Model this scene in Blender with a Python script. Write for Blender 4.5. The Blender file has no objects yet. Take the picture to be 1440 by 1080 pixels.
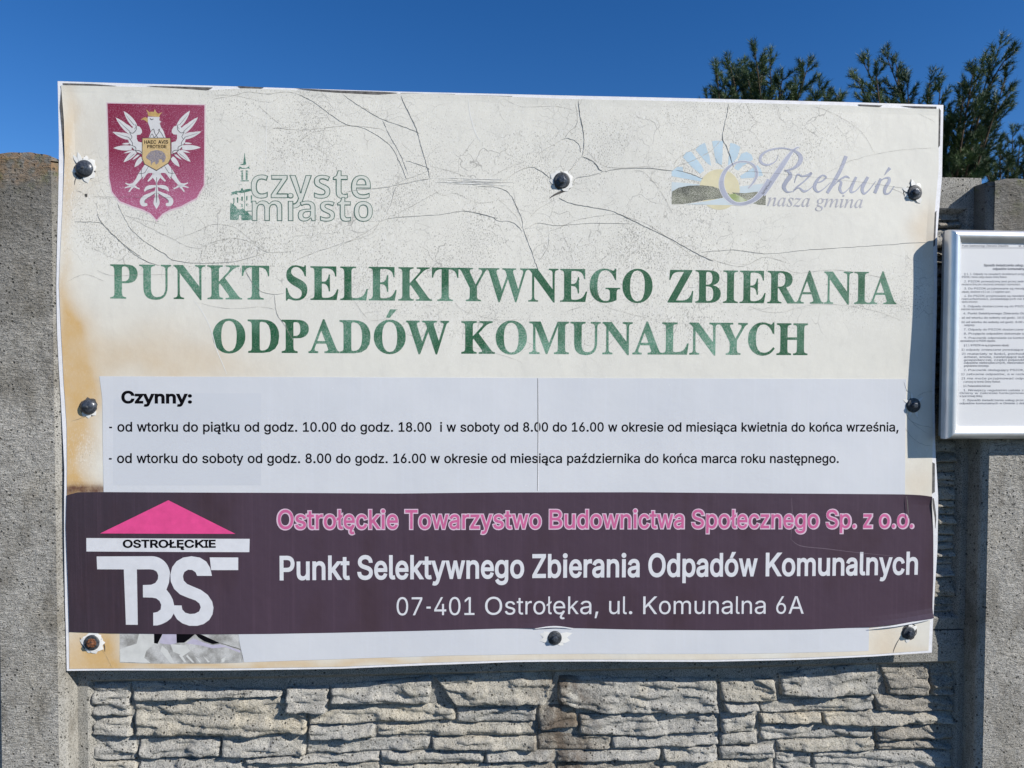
import bpy, bmesh, math, random
import numpy as np
from mathutils import Vector, Matrix, noise as mn
from mathutils.geometry import delaunay_2d_cdt
R = random.Random(11)
C = bpy.context.scene.collection
rad = math.radians

# ------------------------------------------------------------------ camera
FPX = 1050.0                       # focal length in pixels of a 1440 wide picture
CAM = (0.81771546, -1.48209322, 1.6)
YAW, PITCH, ROLL = 0.05988988, -0.02660582, 0.00363131
FPX = 1000.0
cam = bpy.data.cameras.new('camera')
cam_o = bpy.data.objects.new('camera', cam); C.objects.link(cam_o)
cam.sensor_width = 36.0; cam.lens = 36.0*FPX/1440.0
cam.clip_start = 0.05; cam.clip_end = 900
def cam_axes():
    cy, sy, cp, sp, cr, sr = (math.cos(YAW), math.sin(YAW), math.cos(PITCH), math.sin(PITCH), math.cos(ROLL), math.sin(ROLL))
    Rt = Vector((cy, -sy, 0)); F = Vector((sy, cy, 0)); U = Vector((0, 0, 1))
    F2 = F*cp+U*sp; U2 = -F*sp+U*cp
    R2 = Rt*cr+U2*sr; U3 = -Rt*sr+U2*cr
    return R2, U3, F2
AR, AU, AF = cam_axes()
m = Matrix((AR, AU, -AF)).transposed().to_4x4(); m.translation = Vector(CAM)
cam_o.matrix_world = m
cam.dof.use_dof = True; cam.dof.focus_distance = 1.56; cam.dof.aperture_fstop = 11.0
bpy.context.scene.camera = cam_o

# ------------------------------------------------------------------ light
SUN = Vector((1.6, -1.0, 1.22)).normalized()     # towards the sun: from the upper right, in front of the fence
w = bpy.data.worlds.new('World'); bpy.context.scene.world = w; w.use_nodes = True
nt = w.node_tree; nt.nodes.clear()
sky = nt.nodes.new('ShaderNodeTexSky'); sky.sky_type = 'NISHITA'; sky.sun_disc = False
sky.sun_elevation = math.asin(SUN.z); sky.sun_rotation = math.atan2(SUN.x, SUN.y)
sky.altitude = 1200; sky.air_density = 1.0; sky.dust_density = 0.0; sky.ozone_density = 4.0
hs = nt.nodes.new('ShaderNodeHueSaturation'); hs.inputs['Saturation'].default_value = 1.28; hs.inputs['Hue'].default_value = .5085
bg = nt.nodes.new('ShaderNodeBackground'); bg.inputs[1].default_value = 0.096
wo = nt.nodes.new('ShaderNodeOutputWorld')
nt.links.new(sky.outputs[0], hs.inputs['Color']); nt.links.new(hs.outputs[0], bg.inputs[0]); nt.links.new(bg.outputs[0], wo.inputs[0])
sl = bpy.data.lights.new('sun', 'SUN'); sl.energy = 5.0; sl.angle = rad(0.5); sl.color = (1, .945, .865)
so = bpy.data.objects.new('sun', sl); C.objects.link(so); so.location = (6, -4, 6)
so.rotation_euler = SUN.to_track_quat('Z', 'Y').to_euler()
vs = bpy.context.scene.view_settings
vs.view_transform = 'Standard'; vs.look = 'None'; vs.exposure = 0.30; vs.gamma = 1; vs.use_curve_mapping = False
bpy.context.scene.cycles.max_bounces = 6

# ------------------------------------------------------------------ helpers
def P(px, py, y=0.0):
    """measured point of the picture -> point (x, z) on the upright plane at depth y"""
    d = AR*((px-720)/FPX) + AU*((540-py)/FPX) + AF
    t = (y-CAM[1])/d.y
    return (CAM[0]+d.x*t, CAM[2]+d.z*t)
def empty(name, loc, label=None, cat=None, group=None):
    o = bpy.data.objects.new(name, None); o.empty_display_size = .1; C.objects.link(o); o.location = loc
    if label: o['label'] = label
    if cat: o['category'] = cat
    if group: o['group'] = group
    return o
def obj(name, verts, faces, mat, parent=None, smooth=False, kind=None, label=None):
    """verts in world space; stored relative to the parent's place"""
    off = Vector((0, 0, 0)); p = parent
    while p is not None: off += p.location; p = p.parent
    me = bpy.data.meshes.new(name)
    me.from_pydata([(v[0]-off.x, v[1]-off.y, v[2]-off.z) for v in verts], [], faces)
    if mat: me.materials.append(mat)
    if smooth: me.polygons.foreach_set('use_smooth', [True]*len(me.polygons))
    me.update()
    o = bpy.data.objects.new(name, me); C.objects.link(o)
    if parent: o.parent = parent
    if kind: o['kind'] = kind
    if label: o['label'] = label
    return o
class N:
    """small wrapper for writing node materials"""
    def __init__(s, name, rough=.8, spec=.3):
        s.m = bpy.data.materials.new(name); s.m.use_nodes = True; s.t = s.m.node_tree; s.t.nodes.clear()
        s.b = s.n('ShaderNodeBsdfPrincipled'); s.o = s.n('ShaderNodeOutputMaterial'); s.l(s.b.outputs[0], s.o.inputs[0])
        s.b.inputs['Roughness'].default_value = rough; s.b.inputs['Specular IOR Level'].default_value = spec
        s.co = s.n('ShaderNodeTexCoord').outputs['Object']
    def n(s, k): return s.t.nodes.new(k)
    def l(s, a, b):
        if hasattr(a, 'is_output'): s.t.links.new(a, b)
        else: b.default_value = a
    def vec(s, sc=(1, 1, 1), loc=(0, 0, 0), src=None):
        q = s.n('ShaderNodeMapping'); s.l(src or s.co, q.inputs[0]); q.inputs['Scale'].default_value = sc; q.inputs['Location'].default_value = loc
        return q.outputs[0]
    def noise(s, scale, detail=3, rough=.55, sc=(1, 1, 1), loc=(0, 0, 0), dist=0):
        q = s.n('ShaderNodeTexNoise'); s.l(s.vec(sc, loc), q.inputs['Vector']); q.inputs['Scale'].default_value = scale
        q.inputs['Detail'].default_value = detail; q.inputs['Roughness'].default_value = rough; q.inputs['Distortion'].default_value = dist
        return q.outputs[0]
    def vor(s, scale, sc=(1, 1, 1), feat='F1', rnd=1):
        q = s.n('ShaderNodeTexVoronoi'); q.feature = feat; s.l(s.vec(sc), q.inputs['Vector']); q.inputs['Scale'].default_value = scale
        q.inputs['Randomness'].default_value = rnd
        return q.outputs['Distance']
    def ramp(s, f, a, b, lo=0., hi=1.):
        q = s.n('ShaderNodeMapRange'); s.l(f, q.inputs[0])
        for i, v in enumerate((a, b, lo, hi)): s.l(v, q.inputs[i+1])
        return q.outputs[0]
    def math(s, op, a, b=0., c=None):
        q = s.n('ShaderNodeMath'); q.operation = op; s.l(a, q.inputs[0]); s.l(b, q.inputs[1])
        if c is not None: s.l(c, q.inputs[2])
        return q.outputs[0]
    def mix(s, f, a, b, mode='MIX'):
        q = s.n('ShaderNodeMix'); q.data_type = 'RGBA'; q.blend_type = mode; s.l(f, q.inputs[0])
        for v, i in ((a, 6), (b, 7)): s.l((*v, 1) if isinstance(v, tuple) else v, q.inputs[i])
        return q.outputs[2]
    def attr(s, name):
        q = s.n('ShaderNodeAttribute'); q.attribute_name = name; return q.outputs['Fac']
    def xyz(s):
        q = s.n('ShaderNodeSeparateXYZ'); s.l(s.co, q.inputs[0]); return q.outputs
    def col(s, c): s.l((*c, 1) if isinstance(c, tuple) else c, s.b.inputs['Base Color']); return s
    def bump(s, h, strength=.5, dist=.001, prev=None):
        q = s.n('ShaderNodeBump'); q.inputs['Strength'].default_value = strength; q.inputs['Distance'].default_value = dist
        s.l(h, q.inputs['Height'])
        if prev is not None: s.l(prev, q.inputs['Normal'])
        s.l(q.outputs[0], s.b.inputs['Normal']); return q.outputs[0]

# gentle warping of the thin sign board: pressed in at every screw, bulging between them
SCREWS = [(118, 237), (790, 254), (1286, 271), (125, 572), (1285, 570), (129, 904), (780, 897), (1278, 890)]
SXZ = [P(*s) for s in SCREWS]
def surf(x, z):
    y = -0.0022
    for (sx, sz) in SXZ: y += .0042*math.exp(-((x-sx)**2+(z-sz)**2)/(2*.11**2))
    y -= .0012*math.sin(x*3.1+.6)*math.cos(z*4.3) + .0006*math.sin(x*9.3+z*5.1)
    return y
def resample(pl, n):
    d = [0]
    for a, b in zip(pl, pl[1:]): d.append(d[-1]+math.dist(a, b))
    out = []; j = 0
    for i in range(n+1):
        t = d[-1]*i/n
        while j < len(d)-2 and d[j+1] < t: j += 1
        f = (t-d[j])/max(1e-9, d[j+1]-d[j]); out.append((pl[j][0]+(pl[j+1][0]-pl[j][0])*f, pl[j][1]+(pl[j+1][1]-pl[j][1])*f))
    return out
def smoothline(pl, k=5):
    """Catmull-Rom through points (any dimension)"""
    out = []
    for i in range(len(pl)-1):
        p0 = pl[max(i-1, 0)]; p1 = pl[i]; p2 = pl[i+1]; p3 = pl[min(i+2, len(pl)-1)]
        for j in range(k):
            t = j/k
            out.append(tuple(.5*((2*b)+(c-a)*t+(2*a-5*b+4*c-d)*t*t+(3*b-a-3*c+d)*t*t*t) for a, b, c, d in zip(p0, p1, p2, p3)))
    out.append(tuple(pl[-1])); return out
def sheet(name, top, right, bottom, left, nx, nz, lift, mat, parent, thick=.0004, curl=None, kind=None, label=None, attrs=None):
    """Coons patch over four measured edge lines (top/bottom left to right, left/right top to bottom)"""
    T = [P(*p) for p in resample(top, nx)]; B = [P(*p) for p in resample(bottom, nx)]
    L = [P(*p) for p in resample(left, nz)]; Rr = [P(*p) for p in resample(right, nz)]
    V = []
    for j in range(nz+1):
        v = j/nz
        for i in range(nx+1):
            u = i/nx
            pt = []
            for k in (0, 1):
                pt.append((1-v)*T[i][k]+v*B[i][k]+(1-u)*L[j][k]+u*Rr[j][k]-((1-u)*(1-v)*T[0][k]+u*(1-v)*T[-1][k]+(1-u)*v*B[0][k]+u*v*B[-1][k]))
            V.append((pt[0], surf(*pt)-lift-(curl(u, v) if curl else 0), pt[1]))
    n = len(V); F = [(j*(nx+1)+i, (j+1)*(nx+1)+i, (j+1)*(nx+1)+i+1, j*(nx+1)+i+1) for j in range(nz) for i in range(nx)]
    ring = [i for i in range(nx+1)]+[(j)*(nx+1)+nx for j in range(1, nz+1)]+[nz*(nx+1)+i for i in range(nx-1, -1, -1)]+[j*(nx+1) for j in range(nz-1, 0, -1)]
    base = len(V)
    V += [(V[i][0], V[i][1]+thick, V[i][2]) for i in ring]
    k = len(ring)
    F += [(ring[i], ring[(i+1) % k], base+(i+1) % k, base+i) for i in range(k)]
    if thick > .001: F.append([base+i for i in range(k)])
    o = obj(name, V, F, mat, parent, kind=kind, label=label)
    if attrs:
        for an, fn in attrs.items():
            a = o.data.attributes.new(an, 'FLOAT', 'POINT')
            a.data.foreach_set('value', [fn(v[0], v[2]) for v in V])
    return o
def refine(bm, maxlen):
    for _ in range(8):
        e = [e for e in bm.edges if e.calc_length() > maxlen]
        if not e: break
        bmesh.ops.subdivide_edges(bm, edges=e, cuts=1)
        bmesh.ops.triangulate(bm, faces=[f for f in bm.faces if len(f.verts) > 3])
def shift_outline(ct, d):
    """move a closed outline sideways by d (mitred corners, limited)"""
    n = len(ct); out = []
    for i in range(n):
        a, b, c = ct[i-1], ct[i], ct[(i+1) % n]
        e1 = (b[0]-a[0], b[1]-a[1]); e2 = (c[0]-b[0], c[1]-b[1]); l1 = math.hypot(*e1) or 1e-9; l2 = math.hypot(*e2) or 1e-9
        n1 = (-e1[1]/l1, e1[0]/l1); n2 = (-e2[1]/l2, e2[0]/l2); mx, my = n1[0]+n2[0], n1[1]+n2[1]; q = mx*mx+my*my
        k = 2/q if q > .55 else 2/.55
        out.append((b[0]+mx*k*d, b[1]+my*k*d))
    return out
def flat_mesh(contours, offset=0.0, font=False):
    """closed outlines (2D) -> triangles, holes by winding"""
    area = lambda c: sum(c[i-1][0]*c[i][1]-c[i][0]*c[i-1][1] for i in range(len(c)))/2
    sgn = 1
    if font or offset:
        big = max(contours, key=lambda c: abs(area(c))); sgn = 1 if area(big) > 0 else -1
    cs = [shift_outline(c, -sgn*offset) for c in contours] if offset else contours
    if not font: cs = [c if area(c) > 0 else list(c)[::-1] for c in cs]
    vs_ = []; ed = []
    for c in cs:
        b = len(vs_); n = len(c); vs_ += [Vector((p[0], p[1])) for p in c]; ed += [(b+i, b+(i+1) % n) for i in range(n)]
    vo, eo, fo, _, _, _ = delaunay_2d_cdt(vs_, ed, [], 0, 1e-6)
    A = [np.array(c, float) for c in cs]; segs = [(c, np.roll(c, -1, 0)) for c in A]
    P0 = np.concatenate([s[0] for s in segs]); P1 = np.concatenate([s[1] for s in segs])
    F = []
    if len(fo):
        V = np.array([tuple(v) for v in vo]); T = np.array([f[:3] for f in fo]); ct = V[T].mean(1)
        y0, y1 = P0[:, 1], P1[:, 1]; cx = ct[:, 0][:, None]; cy = ct[:, 1][:, None]
        side = (P1[:, 0]-P0[:, 0])*(cy-y0)-(cx-P0[:, 0])*(y1-y0)
        wn = ((y0 <= cy) & (y1 > cy) & (side > 0)).sum(1)-((y0 > cy) & (y1 <= cy) & (side < 0)).sum(1)
        F = [tuple(map(int, t)) for t, w_ in zip(T, wn) if w_ != 0]
    return [tuple(v) for v in vo], F
LEVEL = {1: .0007, 2: .0011, 3: .0015}         # cream film, hours sheet, company banner
def real_lift(l):
    k = int(l*10+1e-6)
    return LEVEL[k]+(l-k/10)*.2 if k in LEVEL else l
def decal(name, V2, F, lift, mat, parent, maxlen=.03, depth=surf, kind=None, label=None):
    """flat print: points (x, z) laid on the warped board"""
    lift = real_lift(lift)
    bm = bmesh.new(); vs_ = [bm.verts.new((a, 0, b)) for a, b in V2]
    for f in F:
        if len(set(f)) > 2:
            try: bm.faces.new([vs_[i] for i in f])
            except ValueError: pass
    refine(bm, min(maxlen, .014) if depth is surf else maxlen)
    for v in [v for v in bm.verts if not v.link_faces]: bm.verts.remove(v)
    for v in bm.verts: v.co.y = depth(v.co.x, v.co.z)-lift
    bm.normal_update()
    for f in bm.faces:
        if f.normal.y > 0: f.normal_flip()
    bm.verts.index_update()
    o = obj(name, [tuple(v.co) for v in bm.verts], [[v.index for v in f.verts] for f in bm.faces], mat, parent, kind=kind, label=label)
    bm.free(); return o
def poly(name, pts, lift, mat, parent, **k):
    """one or more closed outlines measured in the picture"""
    if not isinstance(pts[0], list): pts = [pts]
    V, F = flat_mesh([[P(*p) for p in c] for c in pts])
    return decal(name, V, F, lift, mat, parent, **k)
def ribbon(line, wfun=None):
    """line of (x, y, width) -> outline polygon, same units"""
    Lf, Rf = [], []
    for i, p in enumerate(line):
        a = line[max(i-1, 0)]; b = line[min(i+1, len(line)-1)]
        dx, dy = b[0]-a[0], b[1]-a[1]; l = math.hypot(dx, dy) or 1
        h = p[2]/2; Lf.append((p[0]-dy/l*h, p[1]+dx/l*h)); Rf.append((p[0]+dy/l*h, p[1]-dx/l*h))
    return Lf, Rf
def strokes(name, lines, lift, mat, parent, k=6, **kw):
    V, F = [], []
    for ln in lines:
        A, B = ribbon(smoothline(ln, k)); b = len(V)
        for a, c in zip(A, B): V += [P(*a), P(*c)]
        F += [(b+2*i, b+2*i+1, b+2*i+3, b+2*i+2) for i in range(len(A)-1)]
    return decal(name, V, F, lift, mat, parent, **kw)

# ------------------------------------------------------------------ lettering outlines (thousandths of the letter size)
GLYPHS = {
 'sans': {
  'A': (480, ((16,0,201,509,276,509,463,0,395,0,287,302,264,372,232,478,245,478,213,371,191,302,85,0),(110,142,110,199,370,199,370,142),)),
  'Ą': (480, ((16,0,201,509,276,509,463,0,395,0,287,302,264,372,232,478,245,478,213,371,191,302,85,0),(110,142,110,199,370,199,370,142),(424,-148,394,-144,368,-131,355,-118,347,-102,345,-82,349,-57,361,-34,379,-13,403,6,463,0,441,-17,423,-34,411,-51,407,-70,409,-81,414,-90,423,-95,435,-97,452,-94,466,-88,484,-133,459,-143,443,-147),)),
  'B': (456, ((60,0,60,509,241,509,289,504,329,491,359,469,381,442,394,410,398,374,395,344,387,320,373,301,356,286,336,275,315,267,315,262,339,257,363,245,385,227,402,203,414,173,418,136,413,100,400,67,377,39,344,18,301,4,247,0),(125,57,245,57,281,60,309,67,330,80,344,96,353,115,355,137,352,161,342,184,327,203,306,218,279,228,248,231,125,231),(125,285,238,285,265,288,288,296,308,309,323,326,333,348,336,372,333,393,326,412,313,429,294,442,270,449,240,452,125,452),)),
  'C': (510, ((267,-7,225,-3,186,7,150,25,119,49,92,79,70,115,53,157,44,203,40,254,44,305,53,352,70,393,92,429,119,459,150,484,186,501,225,512,267,516,305,513,340,504,373,490,402,471,427,447,448,418,463,385,473,348,408,348,401,373,389,395,375,413,357,428,337,440,315,449,292,454,267,456,237,453,209,445,184,432,161,414,141,391,125,364,113,332,106,295,103,254,106,213,113,177,125,145,141,117,161,94,184,76,210,63,237,56,267,53,292,55,315,60,337,69,357,81,375,96,389,114,401,136,408,160,473,160,463,124,448,91,428,62,402,38,373,19,341,5,305,-4),)),
  'Ć': (510, ((267,-7,225,-3,186,7,150,25,119,49,92,79,70,115,53,157,44,203,40,254,44,305,53,352,70,393,92,429,119,459,150,484,186,501,225,512,267,516,305,513,340,504,373,490,402,471,427,447,448,418,463,385,473,348,408,348,401,373,389,395,375,413,357,428,337,440,315,449,292,454,267,456,237,453,209,445,184,432,161,414,141,391,125,364,113,332,106,295,103,254,106,213,113,177,125,145,141,117,161,94,184,76,210,63,237,56,267,53,292,55,315,60,337,69,357,81,375,96,389,114,401,136,408,160,473,160,463,124,448,91,428,62,402,38,373,19,341,5,305,-4),(239,558,287,659,355,659,290,558),)),
  'D': (502, ((219,0,96,0,96,57,215,57,254,60,288,68,318,81,343,99,363,122,379,149,394,198,399,255,394,312,379,361,364,388,344,410,320,428,291,441,258,449,221,452,93,452,93,509,225,509,273,505,315,495,353,478,385,455,412,426,433,391,449,351,458,306,462,255,458,205,449,159,433,119,411,83,384,54,351,31,312,14,268,3),(125,509,125,0,60,0,60,509),)),
  'E': (419, ((60,0,60,509,372,509,372,452,125,452,125,286,355,286,355,229,125,229,125,57,375,57,375,0),)),
  'Ę': (419, ((60,0,60,509,372,509,372,452,125,452,125,286,355,286,355,229,125,229,125,57,375,57,375,0),(336,-148,306,-144,280,-131,268,-118,260,-102,257,-82,261,-58,273,-35,292,-13,318,7,376,0,354,-17,336,-33,323,-51,319,-70,321,-81,326,-90,335,-95,347,-97,364,-94,378,-88,396,-133,371,-143,355,-147),)),
  'F': (410, ((60,0,60,509,369,509,369,452,125,452,125,278,346,278,346,221,125,221,125,0),)),
  'G': (520, ((269,-7,225,-3,185,7,149,25,118,49,91,79,69,116,53,157,43,203,40,254,43,305,53,352,69,393,91,429,117,459,149,484,184,501,223,512,265,516,304,513,340,504,374,489,403,469,429,445,449,416,465,384,474,349,408,349,399,372,387,393,373,411,356,427,337,439,315,448,291,454,265,456,236,453,209,445,183,432,160,414,141,392,125,364,113,332,106,295,103,254,106,213,113,177,125,145,141,117,161,95,184,76,210,63,238,56,269,53,309,57,345,71,374,93,396,123,410,160,415,202,434,199,283,199,283,256,478,256,478,200,475,160,466,124,451,91,431,62,406,38,377,19,344,5,308,-4),)),
  'H': (517, ((60,0,60,509,125,509,125,289,392,289,392,509,457,509,457,0,392,0,392,232,125,232,125,0),)),
  'I': (300, ((31,0,31,57,118,57,118,452,31,452,31,509,269,509,269,452,183,452,183,57,269,57,269,0),)),
  'J': (396, ((185,-7,143,-2,106,11,75,33,52,63,38,100,33,145,33,173,98,173,98,145,100,117,108,93,122,74,139,61,160,53,185,50,209,53,230,61,248,74,261,93,269,117,272,145,272,509,336,509,336,145,332,100,318,63,294,33,263,11,227,-2),)),
  'K': (467, ((104,145,104,216,139,261,174,303,212,344,364,509,448,509,231,276,228,276),(60,0,60,509,125,509,125,334,124,225,125,193,125,0),(372,0,188,259,228,309,449,0),)),
  'L': (393, ((60,0,60,509,125,509,125,57,361,57,361,0),)),
  'Ł': (413, ((81,0,81,509,145,509,145,57,382,57,382,0),(16,173,16,237,270,384,270,319),)),
  'M': (628, ((60,0,60,509,152,509,277,187,287,159,299,123,311,84,322,49,307,49,318,83,330,121,342,158,352,187,476,509,568,509,568,0,504,0,504,291,504,327,505,369,506,413,507,457,513,457,498,409,482,363,467,322,456,291,342,0,286,0,170,291,159,321,145,361,129,408,112,457,119,457,120,416,121,372,122,328,122,291,122,0),)),
  'N': (523, ((60,0,60,509,136,509,343,183,363,151,388,107,414,55,405,54,401,108,399,157,399,195,399,509,463,509,463,0,387,0,202,290,177,331,148,381,108,452,119,454,122,384,124,328,125,291,125,0),)),
  'Ń': (523, ((60,0,60,509,136,509,343,183,363,151,388,107,414,55,405,54,401,108,399,157,399,195,399,509,463,509,463,0,387,0,202,290,177,331,148,381,108,452,119,454,122,384,124,328,125,291,125,0),(235,558,283,659,351,659,285,558),)),
  'O': (533, ((267,-7,225,-3,186,7,150,25,119,49,92,79,70,115,53,157,44,203,40,254,44,305,53,352,70,393,92,429,119,459,150,484,186,501,225,512,267,516,309,512,348,501,384,484,415,459,442,429,464,393,480,352,490,305,493,254,490,203,480,157,464,115,442,79,415,49,384,25,348,7,309,-3),(267,53,296,55,324,63,349,76,372,94,392,116,408,144,420,176,428,213,430,254,428,295,420,332,408,365,392,392,372,415,349,433,324,446,296,453,267,456,237,453,210,445,184,433,161,415,142,392,125,364,113,332,106,295,103,254,106,213,113,176,125,144,142,117,161,94,184,76,210,63,237,55),)),
  'Ó': (533, ((267,-7,225,-3,186,7,150,25,119,49,92,79,70,115,53,157,44,203,40,254,44,305,53,352,70,393,92,429,119,459,150,484,186,501,225,512,267,516,309,512,348,501,384,484,415,459,442,429,464,393,480,352,490,305,493,254,490,203,480,157,464,115,442,79,415,49,384,25,348,7,309,-3),(267,53,296,55,324,63,349,76,372,94,392,116,408,144,420,176,428,213,430,254,428,295,420,332,408,365,392,392,372,415,349,433,324,446,296,453,267,456,237,453,210,445,184,433,161,415,142,392,125,364,113,332,106,295,103,254,106,213,113,176,125,144,142,117,161,94,184,76,210,63,237,55),(240,558,288,659,356,659,290,558),)),
  'P': (445, ((60,0,60,509,235,509,272,506,305,499,332,487,356,471,375,452,390,430,404,391,409,348,404,304,390,265,375,243,356,223,332,207,305,195,272,188,235,186,109,186,109,242,233,242,269,246,297,256,318,272,333,294,342,319,344,348,342,376,333,402,318,423,297,439,268,449,232,452,125,452,125,0),)),
  'R': (449, ((60,0,60,509,236,509,290,504,333,489,356,473,376,455,390,433,405,395,409,352,405,309,390,271,376,250,356,232,333,217,289,203,236,198,96,198,96,255,234,255,269,258,298,267,319,281,334,300,342,324,345,352,342,380,334,405,319,425,298,440,269,449,233,452,125,452,125,0),(353,0,230,229,303,229,428,0),)),
  'S': (447, ((224,-9,172,-4,128,9,91,31,64,60,46,96,38,137,104,137,110,110,123,88,142,71,166,59,194,52,224,49,257,52,286,60,311,74,329,92,341,114,346,139,342,161,332,179,316,193,296,205,272,214,245,222,184,239,145,253,112,269,86,289,67,313,56,341,52,372,54,400,62,425,75,448,102,476,138,498,180,511,227,516,275,511,316,498,351,476,377,449,394,415,401,378,337,378,332,402,320,421,302,437,280,449,254,456,225,459,194,456,167,448,145,435,129,418,118,398,115,376,119,352,131,334,148,319,169,308,212,293,264,279,312,264,336,252,359,238,379,220,395,198,405,171,408,139,403,99,386,64,360,34,323,11,278,-4),)),
  'Ś': (447, ((224,-9,172,-4,128,9,91,31,64,60,46,96,38,137,104,137,110,110,123,88,142,71,166,59,194,52,224,49,257,52,286,60,311,74,329,92,341,114,346,139,342,161,332,179,316,193,296,205,272,214,245,222,184,239,145,253,112,269,86,289,67,313,56,341,52,372,54,400,62,425,75,448,102,476,138,498,180,511,227,516,275,511,316,498,351,476,377,449,394,415,401,378,337,378,332,402,320,421,302,437,280,449,254,456,225,459,194,456,167,448,145,435,129,418,118,398,115,376,119,352,131,334,148,319,169,308,212,293,264,279,312,264,336,252,359,238,379,220,395,198,405,171,408,139,403,99,386,64,360,34,323,11,278,-4),(196,558,244,659,312,659,246,558),)),
  'T': (449, ((32,452,32,509,417,509,417,452,257,452,257,0,193,0,193,452),)),
  'U': (517, ((259,-8,220,-6,186,2,154,15,126,33,103,55,85,80,71,108,63,140,60,173,60,509,124,509,124,178,128,144,141,113,160,87,187,68,220,56,259,52,298,56,331,68,357,87,377,113,389,144,393,178,393,509,457,509,457,173,454,140,446,108,433,80,414,55,391,33,363,15,332,2,297,-6),)),
  'W': (686, ((155,0,16,509,82,509,163,196,175,145,187,94,197,40,189,40,200,94,211,145,224,196,306,509,380,509,462,196,474,145,486,94,497,40,488,40,499,94,510,145,523,196,603,509,670,509,530,0,455,0,368,323,351,391,336,475,350,475,335,395,318,323,230,0),)),
  'Y': (472, ((203,0,203,208,16,509,91,509,192,344,222,292,236,264,250,230,224,230,237,265,251,293,280,344,381,509,455,509,268,208,268,0),)),
  'Z': (438, ((42,0,42,46,273,385,306,431,341,476,348,454,285,452,223,452,40,452,40,509,397,509,397,462,169,129,134,81,97,33,90,54,152,57,214,57,399,57,399,0),)),
  'Ź': (438, ((42,0,42,46,273,385,306,431,341,476,348,454,285,452,223,452,40,452,40,509,397,509,397,462,169,129,134,81,97,33,90,54,152,57,214,57,399,57,399,0),(192,558,240,659,308,659,242,558),)),
  'Ż': (438, ((42,0,42,46,273,385,306,431,341,476,348,454,285,452,223,452,40,452,40,509,397,509,397,462,169,129,134,81,97,33,90,54,152,57,214,57,399,57,399,0),(219,572,203,575,189,584,180,597,177,612,180,628,189,641,203,650,219,653,236,650,249,641,259,628,262,612,259,597,249,584,236,575),)),
  'a': (389, ((160,-9,126,-5,94,5,68,22,48,45,35,73,30,108,34,138,43,161,58,179,78,193,100,203,125,211,178,220,234,227,252,230,265,235,273,243,276,255,276,257,273,279,267,297,256,311,240,322,220,329,196,331,171,329,149,322,132,313,118,301,107,288,100,274,41,291,57,322,79,346,104,364,133,375,163,382,194,384,215,383,239,379,263,372,286,360,306,343,322,320,333,290,337,251,337,0,277,0,277,52,272,52,264,38,252,25,236,12,215,1,190,-6),(170,45,202,49,228,59,248,74,263,93,272,115,276,138,276,190,270,186,259,182,231,176,200,171,175,168,154,164,134,159,117,150,103,139,95,124,92,105,94,87,102,72,114,61,130,52,149,47),)),
  'ą': (389, ((160,-9,126,-5,94,5,68,22,48,45,35,73,30,108,34,138,43,161,58,179,78,193,100,203,125,211,178,220,234,227,252,230,265,235,273,243,276,255,276,257,273,279,267,297,256,311,240,322,220,329,196,331,171,329,149,322,132,313,118,301,107,288,100,274,41,291,57,322,79,346,104,364,133,375,163,382,194,384,215,383,239,379,263,372,286,360,306,343,322,320,333,290,337,251,337,0,277,0,277,52,272,52,264,38,252,25,236,12,215,1,190,-6),(170,45,202,49,228,59,248,74,263,93,272,115,276,138,276,190,270,186,259,182,231,176,200,171,175,168,154,164,134,159,117,150,103,139,95,124,92,105,94,87,102,72,114,61,130,52,149,47),(297,-145,267,-141,242,-128,229,-115,221,-99,219,-79,222,-56,234,-34,252,-14,276,5,337,0,297,-32,284,-48,280,-68,282,-78,287,-87,296,-92,308,-94,326,-91,339,-86,357,-130,332,-140,316,-144),)),
  'b': (424, ((229,-8,198,-5,172,4,153,17,138,31,118,59,112,59,112,0,53,0,53,509,114,509,114,319,118,319,137,346,152,360,171,373,197,381,229,384,259,382,287,374,313,361,335,342,354,320,370,293,385,245,390,189,385,133,370,84,355,57,336,34,313,16,288,3,260,-6),(220,47,253,51,279,66,301,88,316,117,325,151,328,189,325,227,316,261,301,290,280,311,253,325,220,330,188,325,161,312,140,291,125,263,116,229,113,189,116,150,125,115,140,86,162,65,188,51),)),
  'c': (396, ((207,-8,174,-5,144,3,117,16,93,35,72,58,56,85,44,116,37,150,34,187,37,225,44,260,56,291,72,318,93,341,117,360,144,374,174,382,207,384,234,383,260,377,284,368,305,356,324,341,340,322,353,301,362,277,303,262,298,276,290,289,281,301,270,311,257,319,242,325,226,329,207,330,173,325,145,310,124,287,108,258,99,224,96,187,99,151,108,117,124,89,145,66,173,51,207,46,226,48,243,52,258,58,271,66,282,76,292,89,299,102,304,117,363,102,354,78,341,56,325,37,306,21,285,9,261,-1,235,-6),)),
  'ć': (396, ((207,-8,174,-5,144,3,117,16,93,35,72,58,56,85,44,116,37,150,34,187,37,225,44,260,56,291,72,318,93,341,117,360,144,374,174,382,207,384,234,383,260,377,284,368,305,356,324,341,340,322,353,301,362,277,303,262,298,276,290,289,281,301,270,311,257,319,242,325,226,329,207,330,173,325,145,310,124,287,108,258,99,224,96,187,99,151,108,117,124,89,145,66,173,51,207,46,226,48,243,52,258,58,271,66,282,76,292,89,299,102,304,117,363,102,354,78,341,56,325,37,306,21,285,9,261,-1,235,-6),(181,429,228,529,297,529,231,429),)),
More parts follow.
